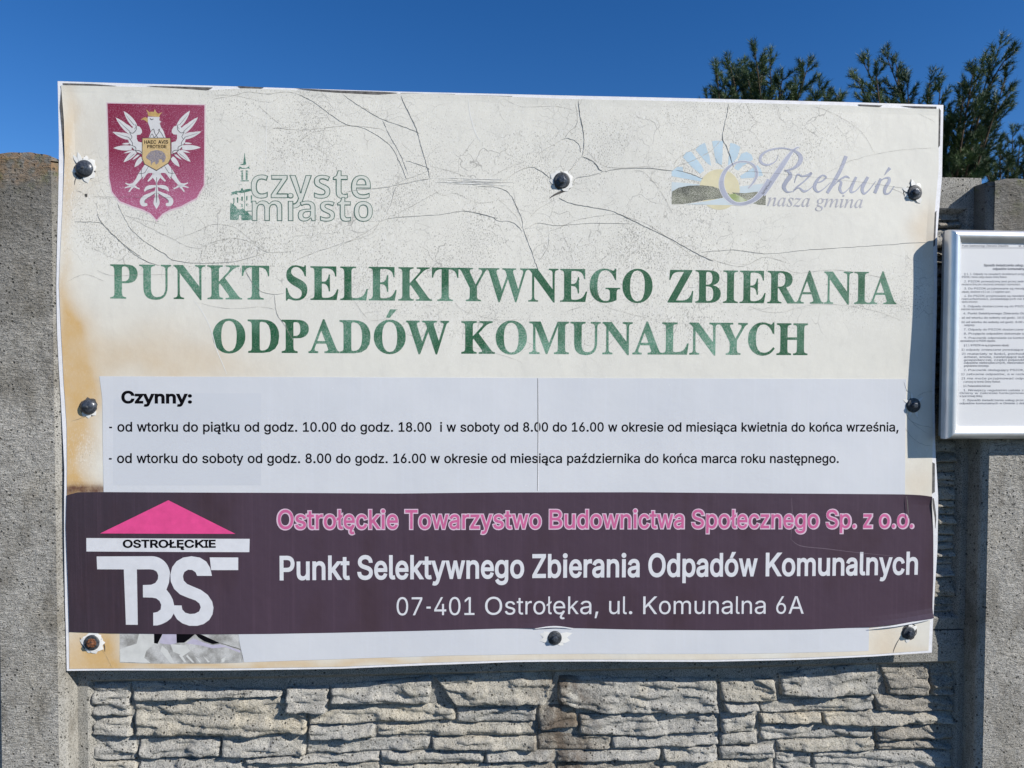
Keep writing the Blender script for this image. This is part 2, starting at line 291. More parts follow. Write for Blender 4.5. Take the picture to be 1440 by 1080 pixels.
  'd': (424, ((195,-8,165,-6,137,3,111,16,89,34,70,57,55,84,39,133,34,189,39,245,55,293,70,320,89,342,112,361,137,374,165,382,196,384,228,381,253,373,272,360,287,346,306,319,311,319,311,509,372,509,372,0,313,0,313,59,307,59,287,31,272,17,252,4,227,-5),(205,47,236,51,263,65,284,86,299,115,309,150,312,189,309,229,300,263,284,291,263,312,237,325,205,330,172,325,145,311,124,290,108,261,99,227,96,189,99,151,109,117,124,88,145,66,172,51),)),
  'e': (404, ((212,-8,177,-5,145,3,117,16,92,35,72,58,56,85,40,132,34,187,39,242,55,290,71,317,91,340,115,359,142,373,172,382,205,384,236,382,266,374,294,361,319,341,341,315,357,282,368,242,371,194,371,169,75,169,75,221,338,221,310,202,307,237,298,269,283,294,263,314,237,326,205,330,173,326,146,313,125,294,109,270,99,241,96,211,96,178,100,139,110,106,128,80,151,61,179,50,212,46,234,48,254,53,271,61,285,73,297,88,306,105,365,91,353,63,335,39,311,19,283,4,249,-5),)),
  'ę': (404, ((212,-8,177,-5,145,3,117,16,92,35,72,58,56,85,40,132,34,187,39,242,55,290,71,317,91,340,115,359,142,373,172,382,205,384,236,382,266,374,294,361,319,341,341,315,357,282,368,242,371,194,371,169,75,169,75,221,338,221,310,202,307,237,298,269,283,294,263,314,237,326,205,330,173,326,146,313,125,294,109,270,99,241,96,211,96,178,100,139,110,106,128,80,151,61,179,50,212,46,234,48,254,53,271,61,285,73,297,88,306,105,365,91,353,63,335,39,311,19,283,4,249,-5),(299,-148,268,-144,243,-131,230,-118,222,-102,220,-82,220,-70,223,-58,234,-33,249,-9,269,17,365,91,355,63,342,38,314,-4,290,-39,283,-55,281,-70,283,-81,288,-90,297,-95,310,-97,327,-94,341,-88,358,-133,334,-143,318,-147),)),
  'f': (254, ((228,379,228,327,6,327,6,379),(81,0,81,432,84,461,96,486,113,505,135,519,161,527,187,530,207,529,222,527,243,521,227,468,215,472,195,474,171,470,154,460,145,443,142,419,142,0),)),
  'g': (425, ((207,-151,168,-148,134,-140,105,-127,82,-110,64,-91,51,-69,101,-41,122,-66,136,-78,154,-88,178,-95,207,-97,236,-95,261,-87,282,-75,298,-58,308,-34,311,-6,311,68,306,68,287,41,272,28,252,16,227,8,195,5,152,10,113,27,90,43,71,65,55,90,43,120,36,154,34,191,39,246,55,293,71,320,90,342,112,361,138,374,166,382,196,384,228,382,253,373,273,360,288,346,308,319,313,319,313,379,372,379,372,-9,370,-40,363,-67,350,-90,324,-117,291,-136,251,-147),(205,59,237,63,264,75,285,95,300,121,309,154,312,193,309,231,300,264,285,291,264,312,237,325,205,330,172,325,145,312,124,290,109,262,99,229,96,193,99,155,109,123,124,96,145,76,172,63),)),
  'h': (410, ((114,227,114,0,53,0,53,509,114,509,114,287,102,287,116,319,132,344,152,362,175,374,200,382,227,384,264,380,295,369,321,349,341,321,353,285,357,240,357,0,296,0,296,235,293,263,286,286,273,304,256,318,235,326,210,329,184,326,161,317,141,303,126,283,117,257),)),
  'i': (167, ((53,0,53,379,114,379,114,0),(84,443,67,446,54,455,44,468,41,483,44,499,54,512,67,521,84,524,100,521,114,512,123,499,126,483,123,468,114,455,100,446),)),
  'j': (167, ((53,379,114,379,114,-30,111,-63,102,-90,86,-113,65,-129,37,-139,4,-143,-10,-143,-10,-87,2,-87,25,-83,40,-72,50,-54,53,-29),(83,443,67,446,53,455,44,468,41,483,44,499,53,512,67,521,83,524,100,521,114,512,123,499,126,483,123,468,114,455,100,446),)),
  'k': (381, ((110,137,110,212,121,212,284,379,360,379,184,199,177,199),(53,0,53,509,114,509,114,0),(294,0,148,186,191,229,372,0),)),
  'l': (189, ((139,-2,112,0,91,8,74,20,62,37,55,59,53,84,53,509,114,509,114,99,115,77,120,62,130,54,146,52,160,53,170,54,181,3,162,-1),)),
  'ł': (207, ((151,-2,124,0,102,8,85,20,73,37,66,59,64,84,64,509,125,509,125,99,127,77,131,62,141,54,157,52,172,53,181,54,192,3,173,-1),(6,225,6,280,183,382,183,328),)),
  'm': (610, ((53,0,53,379,112,379,112,295,108,295,118,323,132,346,151,363,172,376,195,384,219,386,245,383,268,375,287,361,309,331,321,295,312,295,322,321,337,343,357,361,381,375,407,383,437,386,468,383,497,372,522,354,541,328,553,296,557,255,557,0,496,0,496,254,493,279,485,298,473,313,447,326,419,330,395,328,374,320,358,307,345,290,338,270,335,247,335,0,274,0,274,260,272,280,265,297,253,311,229,326,199,330,178,328,158,320,140,307,126,289,117,266,114,238,114,0),)),
  'n': (410, ((114,227,114,0,53,0,53,379,112,379,112,287,102,287,116,319,132,344,152,362,175,374,200,382,227,384,264,380,295,369,321,349,341,321,353,285,357,240,357,0,296,0,296,235,293,263,286,286,273,304,256,318,235,326,210,329,184,326,161,317,141,303,126,283,117,257),)),
  'ń': (410, ((114,227,114,0,53,0,53,379,112,379,112,287,102,287,116,319,132,344,152,362,175,374,200,382,227,384,264,380,295,369,321,349,341,321,353,285,357,240,357,0,296,0,296,235,293,263,286,286,273,304,256,318,235,326,210,329,184,326,161,317,141,303,126,283,117,257),(178,429,226,529,294,529,228,429),)),
  'o': (415, ((207,-8,174,-5,144,3,117,16,93,35,72,58,56,85,44,116,37,150,34,187,37,225,44,260,56,291,72,318,93,341,117,360,144,374,174,382,207,384,241,382,271,374,299,360,323,341,343,318,359,291,371,260,379,225,381,187,379,150,371,116,359,85,343,58,323,35,299,16,271,3,241,-5),(207,46,242,51,270,66,292,89,307,117,316,151,319,187,316,224,307,258,292,287,270,310,242,325,207,330,173,325,145,310,124,287,108,258,99,224,96,187,99,151,108,117,124,89,145,66,173,51),)),
  'ó': (415, ((207,-8,174,-5,144,3,117,16,93,35,72,58,56,85,44,116,37,150,34,187,37,225,44,260,56,291,72,318,93,341,117,360,144,374,174,382,207,384,241,382,271,374,299,360,323,341,343,318,359,291,371,260,379,225,381,187,379,150,371,116,359,85,343,58,323,35,299,16,271,3,241,-5),(207,46,242,51,270,66,292,89,307,117,316,151,319,187,316,224,307,258,292,287,270,310,242,325,207,330,173,325,145,310,124,287,108,258,99,224,96,187,99,151,108,117,124,89,145,66,173,51),(181,429,228,529,297,529,231,429),)),
  'p': (424, ((53,-143,53,379,112,379,112,319,118,319,137,346,152,360,171,373,197,381,229,384,259,382,287,374,313,361,335,342,354,320,370,293,385,245,390,189,385,133,370,84,355,57,336,34,313,16,288,3,260,-6,229,-8,198,-5,173,4,153,17,138,31,118,59,114,59,114,-143),(220,47,253,51,279,66,301,88,316,117,325,151,328,189,325,227,316,261,301,290,280,311,253,325,220,330,188,325,161,312,140,291,125,263,116,229,113,189,116,150,125,115,140,86,162,65,188,51),)),
  'q': (424, ((372,-143,311,-143,311,59,306,59,287,31,272,17,252,4,227,-5,195,-8,165,-6,137,3,111,16,89,34,70,57,55,84,39,133,34,189,39,245,55,293,70,320,89,342,112,361,137,374,165,382,196,384,228,381,253,373,272,360,287,346,307,319,313,319,313,379,372,379),(205,47,236,51,263,65,284,86,299,115,309,150,312,189,309,229,300,263,284,291,263,312,237,325,205,330,172,325,145,311,124,290,108,261,99,227,96,189,99,151,109,117,124,88,145,66,172,51),)),
  'r': (259, ((53,0,53,379,112,379,112,321,115,321,130,347,152,367,181,380,213,385,229,384,243,384,243,322,230,324,207,326,182,323,159,315,140,301,126,284,117,262,114,237,114,0),)),
  's': (365, ((182,-8,145,-5,112,3,84,18,62,38,45,63,36,94,94,107,105,79,124,60,150,49,181,45,217,50,244,62,262,81,268,103,265,121,254,136,237,147,212,155,149,170,104,186,72,208,58,227,50,249,47,274,51,305,65,332,87,354,115,370,149,381,187,384,223,381,254,372,279,358,299,339,314,316,324,290,268,277,258,298,243,316,219,328,187,333,156,329,131,317,114,299,109,277,112,258,124,243,144,232,172,223,229,209,275,194,306,171,320,153,328,131,331,107,326,75,312,47,290,24,260,6,223,-5),)),
  'ś': (365, ((182,-8,145,-5,112,3,84,18,62,38,45,63,36,94,94,107,105,79,124,60,150,49,181,45,217,50,244,62,262,81,268,103,265,121,254,136,237,147,212,155,149,170,104,186,72,208,58,227,50,249,47,274,51,305,65,332,87,354,115,370,149,381,187,384,223,381,254,372,279,358,299,339,314,316,324,290,268,277,258,298,243,316,219,328,187,333,156,329,131,317,114,299,109,277,112,258,124,243,144,232,172,223,229,209,275,194,306,171,320,153,328,131,331,107,326,75,312,47,290,24,260,6,223,-5),(159,429,207,529,276,529,210,429),)),
  't': (227, ((204,379,204,327,6,327,6,379),(65,471,126,471,126,98,128,76,136,61,150,53,170,50,185,51,202,54,213,2,192,-3,168,-4,138,-1,113,7,92,21,77,41,68,64,65,93),)),
  'u': (410, ((182,-5,146,-1,115,11,89,31,69,59,57,95,53,139,53,379,114,379,114,144,116,117,124,94,137,75,154,61,175,53,200,50,226,53,249,62,268,77,283,97,293,122,296,153,296,379,357,379,357,0,298,0,298,92,307,92,294,60,277,35,257,17,222,0),)),
  'v': (389, ((163,0,17,379,84,379,165,155,177,121,187,87,206,21,184,21,203,87,213,121,224,155,305,379,371,379,226,0),)),
  'w': (567, ((138,0,23,379,87,379,133,214,154,137,175,41,165,41,186,135,206,214,252,379,316,379,362,214,382,136,402,41,391,41,413,135,434,214,480,379,545,379,429,0,368,0,319,172,305,225,291,280,277,338,291,338,277,280,263,225,248,172,199,0),)),
  'x': (379, ((21,0,171,218,171,171,29,379,100,379,147,306,179,253,207,206,175,206,202,253,216,279,233,306,282,379,352,379,209,169,209,214,358,0,287,0,231,85,200,136,173,182,205,182,178,136,165,112,148,85,91,0),)),
  'y': (389, ((47,-139,61,-86,71,-87,88,-90,104,-89,118,-84,130,-74,141,-58,151,-36,163,-1,17,379,84,379,165,155,177,121,187,87,206,21,184,21,202,87,224,155,305,379,371,379,204,-58,191,-85,177,-107,159,-124,139,-136,117,-143,91,-145,65,-143),)),
  'z': (380, ((42,0,42,46,254,320,254,323,48,323,48,379,333,379,333,331,126,60,126,56,339,56,339,0),)),
  'ź': (380, ((42,0,42,46,254,320,254,323,48,323,48,379,333,379,333,331,126,60,126,56,339,56,339,0),(160,429,208,529,276,529,210,429),)),
  'ż': (380, ((42,0,42,46,254,320,254,323,48,323,48,379,333,379,333,331,126,60,126,56,339,56,339,0),(187,443,171,446,157,455,148,468,144,483,148,499,157,512,171,521,187,524,203,521,217,512,226,499,229,483,226,468,217,455,203,446),)),
  '0': (453, ((227,-7,191,-3,158,7,130,24,105,48,85,77,69,113,57,155,50,202,48,254,50,306,57,353,69,395,85,431,106,461,130,484,159,502,191,512,227,516,262,512,295,502,323,484,348,461,368,431,384,395,396,353,403,306,405,254,403,202,396,155,384,113,368,77,348,48,323,24,295,7,263,-3),(227,50,250,52,271,60,290,74,313,103,330,144,340,194,344,254,340,314,330,365,313,405,290,435,271,449,250,457,227,460,203,457,182,449,163,435,140,405,123,365,113,314,109,254,113,194,123,144,140,103,163,74,182,60,203,52),)),
  '1': (453, ((76,0,76,55,391,55,391,0),(276,509,276,0,212,0,212,448,209,448,86,358,86,427,198,509),)),
  '2': (453, ((64,0,64,47,234,229,282,282,299,305,311,327,318,348,320,371,317,397,308,419,293,436,273,449,250,457,224,460,196,457,172,447,153,433,139,413,130,390,127,362,66,362,71,405,86,442,111,473,143,496,182,511,225,516,268,511,306,497,337,474,361,445,376,411,381,372,378,345,371,318,357,290,336,259,306,223,267,180,153,60,153,57,389,57,389,0),)),
  '3': (453, ((218,-7,173,-3,133,10,98,30,70,57,52,91,44,132,109,132,115,107,126,87,144,71,165,59,191,52,219,50,248,53,275,61,297,74,315,93,325,116,329,145,326,172,316,196,299,217,275,234,242,244,201,248,157,248,157,299,288,448,288,452,70,452,70,509,372,509,372,461,211,278,211,289,247,290,279,286,308,276,333,262,354,244,371,222,387,186,393,145,390,116,383,90,370,66,344,36,309,12,266,-2),)),
  '4': (453, ((40,105,40,158,247,509,311,509,109,166,109,163,413,163,413,105),(282,0,282,121,282,146,282,318,343,318,343,0),)),
  '5': (453, ((221,-7,178,-2,140,11,108,32,83,60,66,93,60,130,122,130,127,108,138,89,154,73,173,60,196,52,221,50,250,53,276,64,298,82,314,104,324,131,328,162,324,193,314,221,297,244,275,262,248,273,218,277,192,275,167,268,145,258,128,246,67,253,96,509,366,509,366,452,151,452,134,301,136,301,155,315,178,325,203,331,229,334,263,330,294,321,321,306,345,285,364,260,379,231,388,199,391,163,385,117,369,76,343,41,309,15,282,3,253,-4),)),
  '6': (453, ((226,-7,182,-1,142,15,109,40,84,74,69,115,64,162,68,199,80,239,102,285,137,340,252,509,322,509,151,261,145,261,154,275,165,288,179,299,196,307,214,312,235,314,278,309,316,295,346,271,370,240,384,201,389,157,384,112,368,73,343,39,310,14,271,-2),(226,48,254,52,279,63,299,79,314,101,324,128,327,157,324,187,314,213,299,235,279,251,254,262,226,265,198,262,174,252,153,235,138,214,128,188,125,158,128,128,138,102,153,79,174,63,198,52),)),
  '7': (453, ((97,0,323,448,323,452,62,452,62,509,391,509,391,449,165,0),)),
  '8': (453, ((226,-7,178,-2,136,11,101,33,74,62,57,96,52,135,55,166,65,195,81,220,101,241,125,256,153,265,153,267,129,276,109,289,93,308,80,330,73,354,70,380,75,417,90,450,114,477,146,498,184,511,226,516,269,511,306,498,337,477,361,450,377,417,382,380,376,342,359,308,343,289,323,276,300,267,300,265,327,256,351,241,372,220,387,195,397,166,401,135,398,109,391,84,378,62,352,33,317,11,275,-2),(226,49,258,52,285,60,307,74,323,91,333,113,337,139,333,165,322,189,305,208,283,223,256,232,226,235,196,232,169,223,147,208,130,189,119,165,115,139,119,113,129,91,145,74,167,60,195,52),(226,290,252,292,274,300,293,313,307,330,316,351,319,376,316,399,308,420,294,437,275,449,252,457,226,460,200,457,177,449,159,437,145,420,136,399,133,376,136,351,145,330,159,313,178,300,201,292),)),
  '9': (453, ((226,516,271,510,310,494,343,468,368,434,384,393,389,347,385,309,373,270,350,224,315,168,200,0,130,0,301,248,307,248,299,234,287,221,273,210,257,202,238,196,218,195,175,199,137,214,106,237,83,269,68,307,64,352,69,397,85,436,110,469,143,494,182,510),(226,460,199,457,174,446,154,429,138,407,129,381,125,352,129,322,138,295,154,274,174,257,199,247,226,243,254,247,279,257,299,273,314,295,324,321,327,350,324,381,314,407,299,429,279,446,254,457),)),
  '.': (188, ((95,-4,78,-1,63,9,53,24,50,41,53,59,63,73,78,83,95,87,113,83,128,73,138,59,141,41,138,24,128,9,113,-1),)),
  ',': (188, ((38,-119,68,71,137,71,84,-119),)),
  ':': (188, ((95,-4,78,-1,63,9,53,24,50,41,53,59,63,73,78,83,95,87,113,83,128,73,138,59,141,41,138,24,128,9,113,-1),(95,271,78,274,63,284,53,299,50,316,53,334,63,349,78,359,95,362,113,359,128,349,138,334,141,316,138,299,128,284,113,274),)),
  ';': (188, ((38,-119,68,71,137,71,84,-119),(103,271,86,274,71,284,61,299,58,316,61,334,71,349,86,359,103,362,121,359,136,349,146,334,149,316,146,299,136,284,121,274),)),
  '-': (453, ((337,244,337,188,114,188,114,244),)),
  '(': (273, ((89,207,92,264,101,324,114,384,132,441,153,494,177,539,236,539,212,485,191,428,174,370,161,313,154,258,151,207,154,161,160,115,172,67,188,16,209,-38,236,-96,177,-96,139,-21,111,55,95,131),)),
  ')': (273, ((37,-96,64,-37,86,18,102,69,113,116,120,162,122,207,119,258,112,313,99,370,82,428,62,485,37,539,97,539,121,494,142,441,159,384,173,323,181,264,184,207,178,130,161,53,134,-22,97,-96),)),
  '/': (249, ((235,533,71,-76,14,-76,178,533),)),
  '§': (395, ((191,-103,155,-100,124,-90,99,-75,79,-53,65,-27,55,4,111,17,121,-11,137,-32,160,-46,192,-51,221,-47,243,-37,258,-20,263,4,261,21,254,36,245,47,234,57,210,72,113,128,93,142,75,159,60,177,49,196,43,217,40,237,43,257,50,277,61,295,76,310,95,320,117,324,118,326,99,345,84,364,76,386,73,411,77,441,89,466,108,487,134,503,164,512,199,516,234,512,263,503,286,487,305,466,320,439,330,407,278,395,266,424,251,445,231,459,201,463,172,459,150,448,136,431,132,409,134,392,140,378,150,366,161,356,186,340,282,283,303,269,321,252,335,234,346,215,352,196,354,176,352,155,344,136,333,118,317,104,299,94,278,89,277,87,291,75,303,62,312,48,318,34,322,18,323,2,319,-28,306,-54,287,-75,260,-90,228,-100),(235,119,247,116,261,118,275,124,288,136,297,152,300,172,298,186,294,198,288,210,279,221,267,231,253,240,156,296,144,299,130,297,117,290,105,278,98,262,95,242,96,229,100,216,107,204,116,193,128,183,143,173),)),
  '%': (676, ((175,283,146,286,121,297,101,314,86,335,78,360,75,388,75,412,78,440,87,464,101,486,121,503,146,513,175,517,206,513,230,503,250,486,264,464,273,440,276,412,276,388,273,360,264,335,250,314,230,297,205,286),(175,327,198,332,212,346,221,365,223,388,223,412,221,435,213,454,198,468,175,473,153,468,138,454,130,435,127,412,127,388,130,365,138,346,153,332),(501,-10,471,-6,446,5,426,21,412,43,403,68,400,95,400,120,403,147,412,172,427,194,447,210,471,221,501,225,531,221,556,210,576,194,590,172,598,147,601,120,601,95,598,68,589,43,575,21,555,5,531,-6),(501,35,523,39,538,53,546,73,549,95,549,120,546,142,538,162,524,176,501,180,479,176,464,162,456,142,453,120,453,95,455,73,464,53,479,39),(132,0,482,509,540,509,191,0),)),
  '–': (350, ((350,244,350,188,0,188,0,244),)),
  '"': (321, ((78,318,70,509,136,509,128,318),(193,318,185,509,250,509,243,318),)),
  'V': (480, ((204,0,16,509,84,509,192,206,215,137,248,31,235,31,267,138,290,206,395,509,463,509,278,0),)),
 },
 'serif': {
  'P': (418, ((15,0,15,17,45,22,62,32,72,50,75,81,75,379,71,406,62,424,44,434,16,439,16,455,214,455,287,452,336,440,366,422,390,398,404,367,409,332,404,296,390,266,367,240,334,221,292,209,242,206,182,206,182,81,185,50,194,32,212,22,242,17,242,0),(182,230,201,230,231,232,255,240,272,253,283,271,290,297,292,329,288,375,275,406,261,420,241,428,216,431,199,429,189,424,184,414,182,398),)),
  'U': (492, ((248,-13,192,-8,147,6,114,29,91,61,78,103,73,155,73,379,70,406,61,424,43,434,15,439,15,455,240,455,240,439,219,436,202,432,192,425,185,415,182,400,181,379,181,140,183,104,191,74,203,51,221,35,245,25,275,22,326,31,363,56,385,99,392,159,392,378,389,406,379,423,360,433,328,439,328,455,474,455,474,439,448,432,433,421,425,404,422,378,422,181,418,118,403,69,380,32,346,7,302,-8),)),
  'N': (494, ((403,-11,107,350,107,79,110,49,119,31,136,21,167,17,167,0,18,0,18,17,39,19,54,23,65,30,71,41,75,57,76,79,76,388,49,421,36,433,18,439,18,455,156,455,391,169,391,377,390,399,386,414,379,425,369,431,353,436,331,439,331,455,480,455,480,439,450,434,433,425,425,407,422,377,422,-11),)),
  'K': (510, ((16,0,16,17,45,22,63,32,72,50,75,81,75,379,72,406,63,424,45,434,17,439,17,455,242,455,242,439,221,436,205,432,194,425,187,415,184,400,183,379,183,234,321,373,342,398,349,418,342,430,323,436,291,439,291,455,486,455,486,439,477,439,436,430,392,404,345,361,271,285,463,46,475,34,487,25,501,20,519,17,519,0,281,0,281,17,306,18,322,21,331,27,334,34,329,47,316,66,199,214,183,198,183,81,186,50,195,32,213,22,242,17,242,0),)),
  'T': (423, ((92,0,92,17,123,21,142,31,152,50,156,81,156,433,149,433,116,430,88,420,65,403,47,380,35,352,29,318,11,318,11,455,410,455,410,317,394,317,381,368,357,404,319,426,269,433,263,433,263,81,267,49,276,30,296,21,328,17,328,0),)),
  'S': (390, ((43,-11,43,158,62,158,75,113,91,77,111,50,136,30,164,19,197,15,220,17,241,24,257,36,269,51,276,69,279,89,273,117,255,140,225,160,163,191,112,221,77,253,62,276,53,302,50,332,54,370,67,403,88,429,115,449,148,462,185,466,206,465,229,461,282,448,291,446,300,445,310,447,317,454,320,466,339,466,339,319,322,319,310,354,293,385,272,410,248,429,222,441,194,445,163,440,140,426,125,406,120,380,124,356,137,336,159,319,189,303,253,273,290,253,317,233,337,211,350,188,357,162,359,133,354,93,339,58,314,29,281,8,240,-6,192,-10,158,-8,142,-4,126,1,98,9,85,12,75,11,69,7,65,0,61,-11),)),
  'E': (442, ((14,0,14,17,44,20,62,30,72,48,75,78,75,369,72,405,62,425,44,435,16,439,16,455,399,455,399,320,383,320,375,357,361,386,340,406,312,420,276,428,232,430,200,428,191,424,186,417,184,405,183,388,183,246,193,246,221,248,243,256,259,269,277,300,288,345,304,345,304,118,287,118,282,154,273,181,259,201,241,213,216,220,185,222,183,222,183,67,185,47,192,35,206,29,230,28,276,30,313,39,345,53,371,75,393,105,411,143,430,143,402,0),)),
  'L': (426, ((15,0,15,17,45,22,62,32,72,50,75,81,75,379,71,407,62,425,44,434,16,439,16,455,250,455,250,439,226,437,208,434,196,427,188,416,183,401,182,379,182,83,183,62,185,47,191,37,200,31,214,28,234,28,278,31,315,40,345,56,370,80,391,112,409,154,427,154,402,0),)),
  'Y': (426, ((101,0,101,17,131,22,148,32,157,50,161,81,161,179,46,387,29,414,14,429,1,435,-13,438,-13,455,207,455,207,438,195,438,179,436,167,432,158,425,156,416,158,405,164,392,248,226,333,366,345,389,349,408,343,424,326,435,298,438,295,438,295,455,439,455,439,438,423,434,409,424,396,411,383,392,268,203,268,81,271,50,280,32,298,22,328,17,328,0),)),
  'W': (611, ((171,-11,32,393,24,413,15,427,3,435,-15,439,-15,455,181,455,181,439,162,437,150,432,143,423,140,410,142,394,148,373,223,153,301,353,286,399,278,418,267,429,252,435,229,439,229,455,439,455,439,439,413,436,398,427,393,412,394,401,399,386,474,166,541,369,547,391,549,406,546,421,538,430,524,436,503,439,503,455,624,455,624,439,607,433,594,421,584,404,575,379,446,-11,428,-11,316,309,190,-11),)),
  'G': (508, ((268,-10,222,-7,179,3,141,19,108,42,80,70,57,103,41,141,31,183,28,229,31,274,41,315,57,352,80,385,107,413,139,435,176,452,215,462,257,465,311,459,369,441,379,437,388,436,398,438,406,443,412,452,419,465,437,465,437,308,420,308,403,346,382,379,357,406,329,426,299,439,267,443,214,430,176,389,153,322,146,228,150,163,161,110,180,67,206,37,238,19,275,13,308,16,328,27,339,45,343,71,343,128,339,154,329,170,309,179,275,182,275,198,500,198,500,182,473,179,457,171,449,155,446,128,446,29,387,7,328,-6),)),
  'O': (525, ((261,-11,213,-6,169,7,129,29,94,58,66,93,45,134,32,179,28,228,32,276,45,321,66,362,95,397,130,426,170,448,216,462,265,466,313,462,357,448,397,427,431,399,459,364,481,323,494,277,498,228,494,179,481,134,459,93,430,58,395,29,355,7,310,-6),(265,12,315,26,351,66,372,133,379,228,376,293,365,346,348,389,324,419,294,437,260,443,210,430,174,389,152,322,145,228,149,163,159,109,177,67,201,37,230,18),)),
  'Z': (442, ((20,0,20,11,276,430,214,430,174,427,141,420,115,407,94,386,76,356,61,316,44,316,57,455,406,455,406,443,153,29,239,29,282,32,319,43,349,61,374,87,393,121,407,164,424,164,407,0),)),
  'B': (443, ((16,0,16,17,45,22,62,32,72,51,75,82,75,369,73,394,69,412,62,425,51,433,36,437,15,439,15,455,220,455,297,449,352,429,385,396,396,351,389,313,369,283,335,261,287,247,344,231,385,206,410,173,418,132,413,93,397,61,371,35,335,15,291,4,238,0),(182,252,188,252,220,254,245,261,263,272,275,290,282,314,285,345,281,385,269,412,257,424,239,431,216,434,198,432,188,425,183,412,182,391),(222,24,248,27,268,35,283,49,296,81,301,128,298,162,290,188,277,208,258,221,231,228,197,231,182,231,182,65,184,46,190,33,202,26),)),
  'I': (261, ((13,0,13,17,42,23,61,32,72,49,75,75,75,387,72,412,63,427,45,435,13,439,13,455,244,455,244,439,214,435,196,427,186,412,183,387,183,77,184,59,187,44,194,34,206,26,223,21,246,17,246,0),)),
  'R': (473, ((15,0,15,17,45,22,62,32,72,50,75,81,75,379,71,406,62,424,44,434,16,439,16,455,217,455,278,452,329,442,367,426,395,403,412,372,417,334,411,296,392,265,360,241,315,224,432,50,443,36,452,26,463,19,478,17,480,17,480,0,338,0,201,212,182,212,182,81,185,50,194,32,212,22,242,17,242,0),(182,234,203,234,235,236,261,245,280,258,293,278,301,304,304,336,299,378,284,407,259,425,224,431,202,429,190,422,184,409,182,385),)),
  'A': (437, ((-9,0,-9,18,9,21,24,30,36,47,49,75,206,466,224,465,384,87,399,55,411,34,425,22,443,18,443,0,229,0,229,18,259,21,277,30,283,46,281,59,273,81,253,132,103,132,79,71,76,59,75,48,80,32,96,21,124,18,128,18,128,0),(113,161,242,161,177,319),)),
  'D': (496, ((20,0,20,17,47,21,63,30,71,46,74,75,74,374,71,407,61,426,43,435,15,439,15,455,222,455,296,449,357,429,405,396,440,351,461,295,468,228,453,128,408,57,333,14,228,0),(222,24,262,30,295,47,319,75,337,115,347,166,351,229,343,318,319,382,279,420,223,433,202,431,190,423,184,409,182,385,182,72,184,48,190,34,202,27),)),
  'M': (634, ((14,0,14,17,43,22,61,32,72,50,75,79,75,382,74,402,71,416,64,426,53,432,37,436,15,439,15,455,185,455,317,142,449,455,617,455,617,439,590,433,573,423,563,405,560,378,560,85,561,61,565,43,571,31,582,23,596,19,617,17,617,0,396,0,396,17,417,20,433,25,443,32,450,44,453,61,455,83,455,399,288,0,270,0,105,389,105,80,109,48,120,30,139,20,169,17,169,0),)),
  'H': (523, ((15,0,15,17,45,22,62,32,72,50,75,81,75,379,71,406,62,424,44,434,16,439,16,455,242,455,242,439,220,436,204,432,193,425,187,415,183,400,182,379,182,251,342,251,342,379,341,400,337,415,331,425,320,432,304,436,282,439,282,455,507,455,507,439,478,434,461,424,452,407,449,379,449,81,452,52,461,33,478,22,507,17,507,0,282,0,282,17,311,21,329,31,339,49,342,81,342,221,182,221,182,81,185,50,194,32,212,22,242,17,242,0),)),
  'C': (468, ((257,-11,213,-7,174,3,137,20,105,43,78,71,56,104,39,142,29,184,26,228,30,273,39,314,56,351,79,384,106,412,139,435,176,452,216,462,259,465,309,459,367,440,377,436,388,435,402,439,413,449,419,465,437,465,437,308,420,308,403,347,381,380,356,407,328,427,298,439,265,443,212,430,174,389,151,321,144,226,152,138,177,74,219,36,278,24,318,29,358,45,395,71,428,106,447,89,409,45,365,14,314,-5),)),
 },
 'hum': {
  'c': (345, ((201,-7,151,-2,109,13,75,39,50,75,35,122,30,181,33,223,40,260,53,291,70,317,91,337,117,353,160,368,210,373,245,372,276,366,302,358,324,349,295,271,251,287,230,291,210,293,176,286,152,265,137,230,132,182,135,148,141,121,153,101,168,86,187,77,210,75,240,77,266,83,290,93,313,106,313,21,290,8,265,0,236,-5),)),
  'z': (328, ((18,0,18,59,188,290,28,290,28,367,302,367,302,302,136,77,308,77,308,0),)),
  'y': (382, ((74,-161,45,-160,23,-156,23,-77,41,-79,62,-81,91,-76,112,-61,129,-40,140,-15,146,3,0,367,109,367,179,161,187,130,191,97,193,97,198,130,207,161,275,367,382,367,227,-47,211,-82,191,-110,166,-133,138,-148,107,-158),)),
  's': (334, ((152,-7,116,-5,86,-2,58,5,31,15,31,97,62,85,95,75,127,69,155,66,180,69,197,75,206,85,210,98,208,107,204,115,197,123,183,132,130,156,99,171,74,185,55,201,41,220,33,243,30,271,35,303,48,328,70,348,99,362,134,371,175,373,209,372,240,367,272,358,304,345,274,273,223,292,199,298,174,300,149,297,135,289,130,275,131,267,135,260,144,252,157,244,206,223,236,210,261,196,281,181,296,162,305,139,308,109,304,75,291,46,269,23,238,7,199,-3),)),
  't': (291, ((178,-7,147,-4,119,4,96,19,78,41,67,73,63,115,63,291,15,291,15,334,71,367,99,445,163,445,163,367,266,367,266,291,163,291,163,115,166,97,175,84,189,76,207,73,223,74,239,77,270,85,270,10,252,4,230,-2,205,-5),)),
  'e': (397, ((218,-7,166,-2,121,14,95,30,73,50,54,76,41,106,33,141,30,181,33,221,40,257,52,288,69,314,89,335,113,352,155,368,203,373,251,369,291,354,324,330,348,297,363,256,368,207,368,158,132,158,135,132,143,110,157,92,175,79,197,71,223,68,257,70,287,75,317,84,347,97,347,19,320,8,290,0,257,-5),(134,225,274,225,269,256,257,280,243,293,226,300,204,302,178,298,156,283,141,259),)),
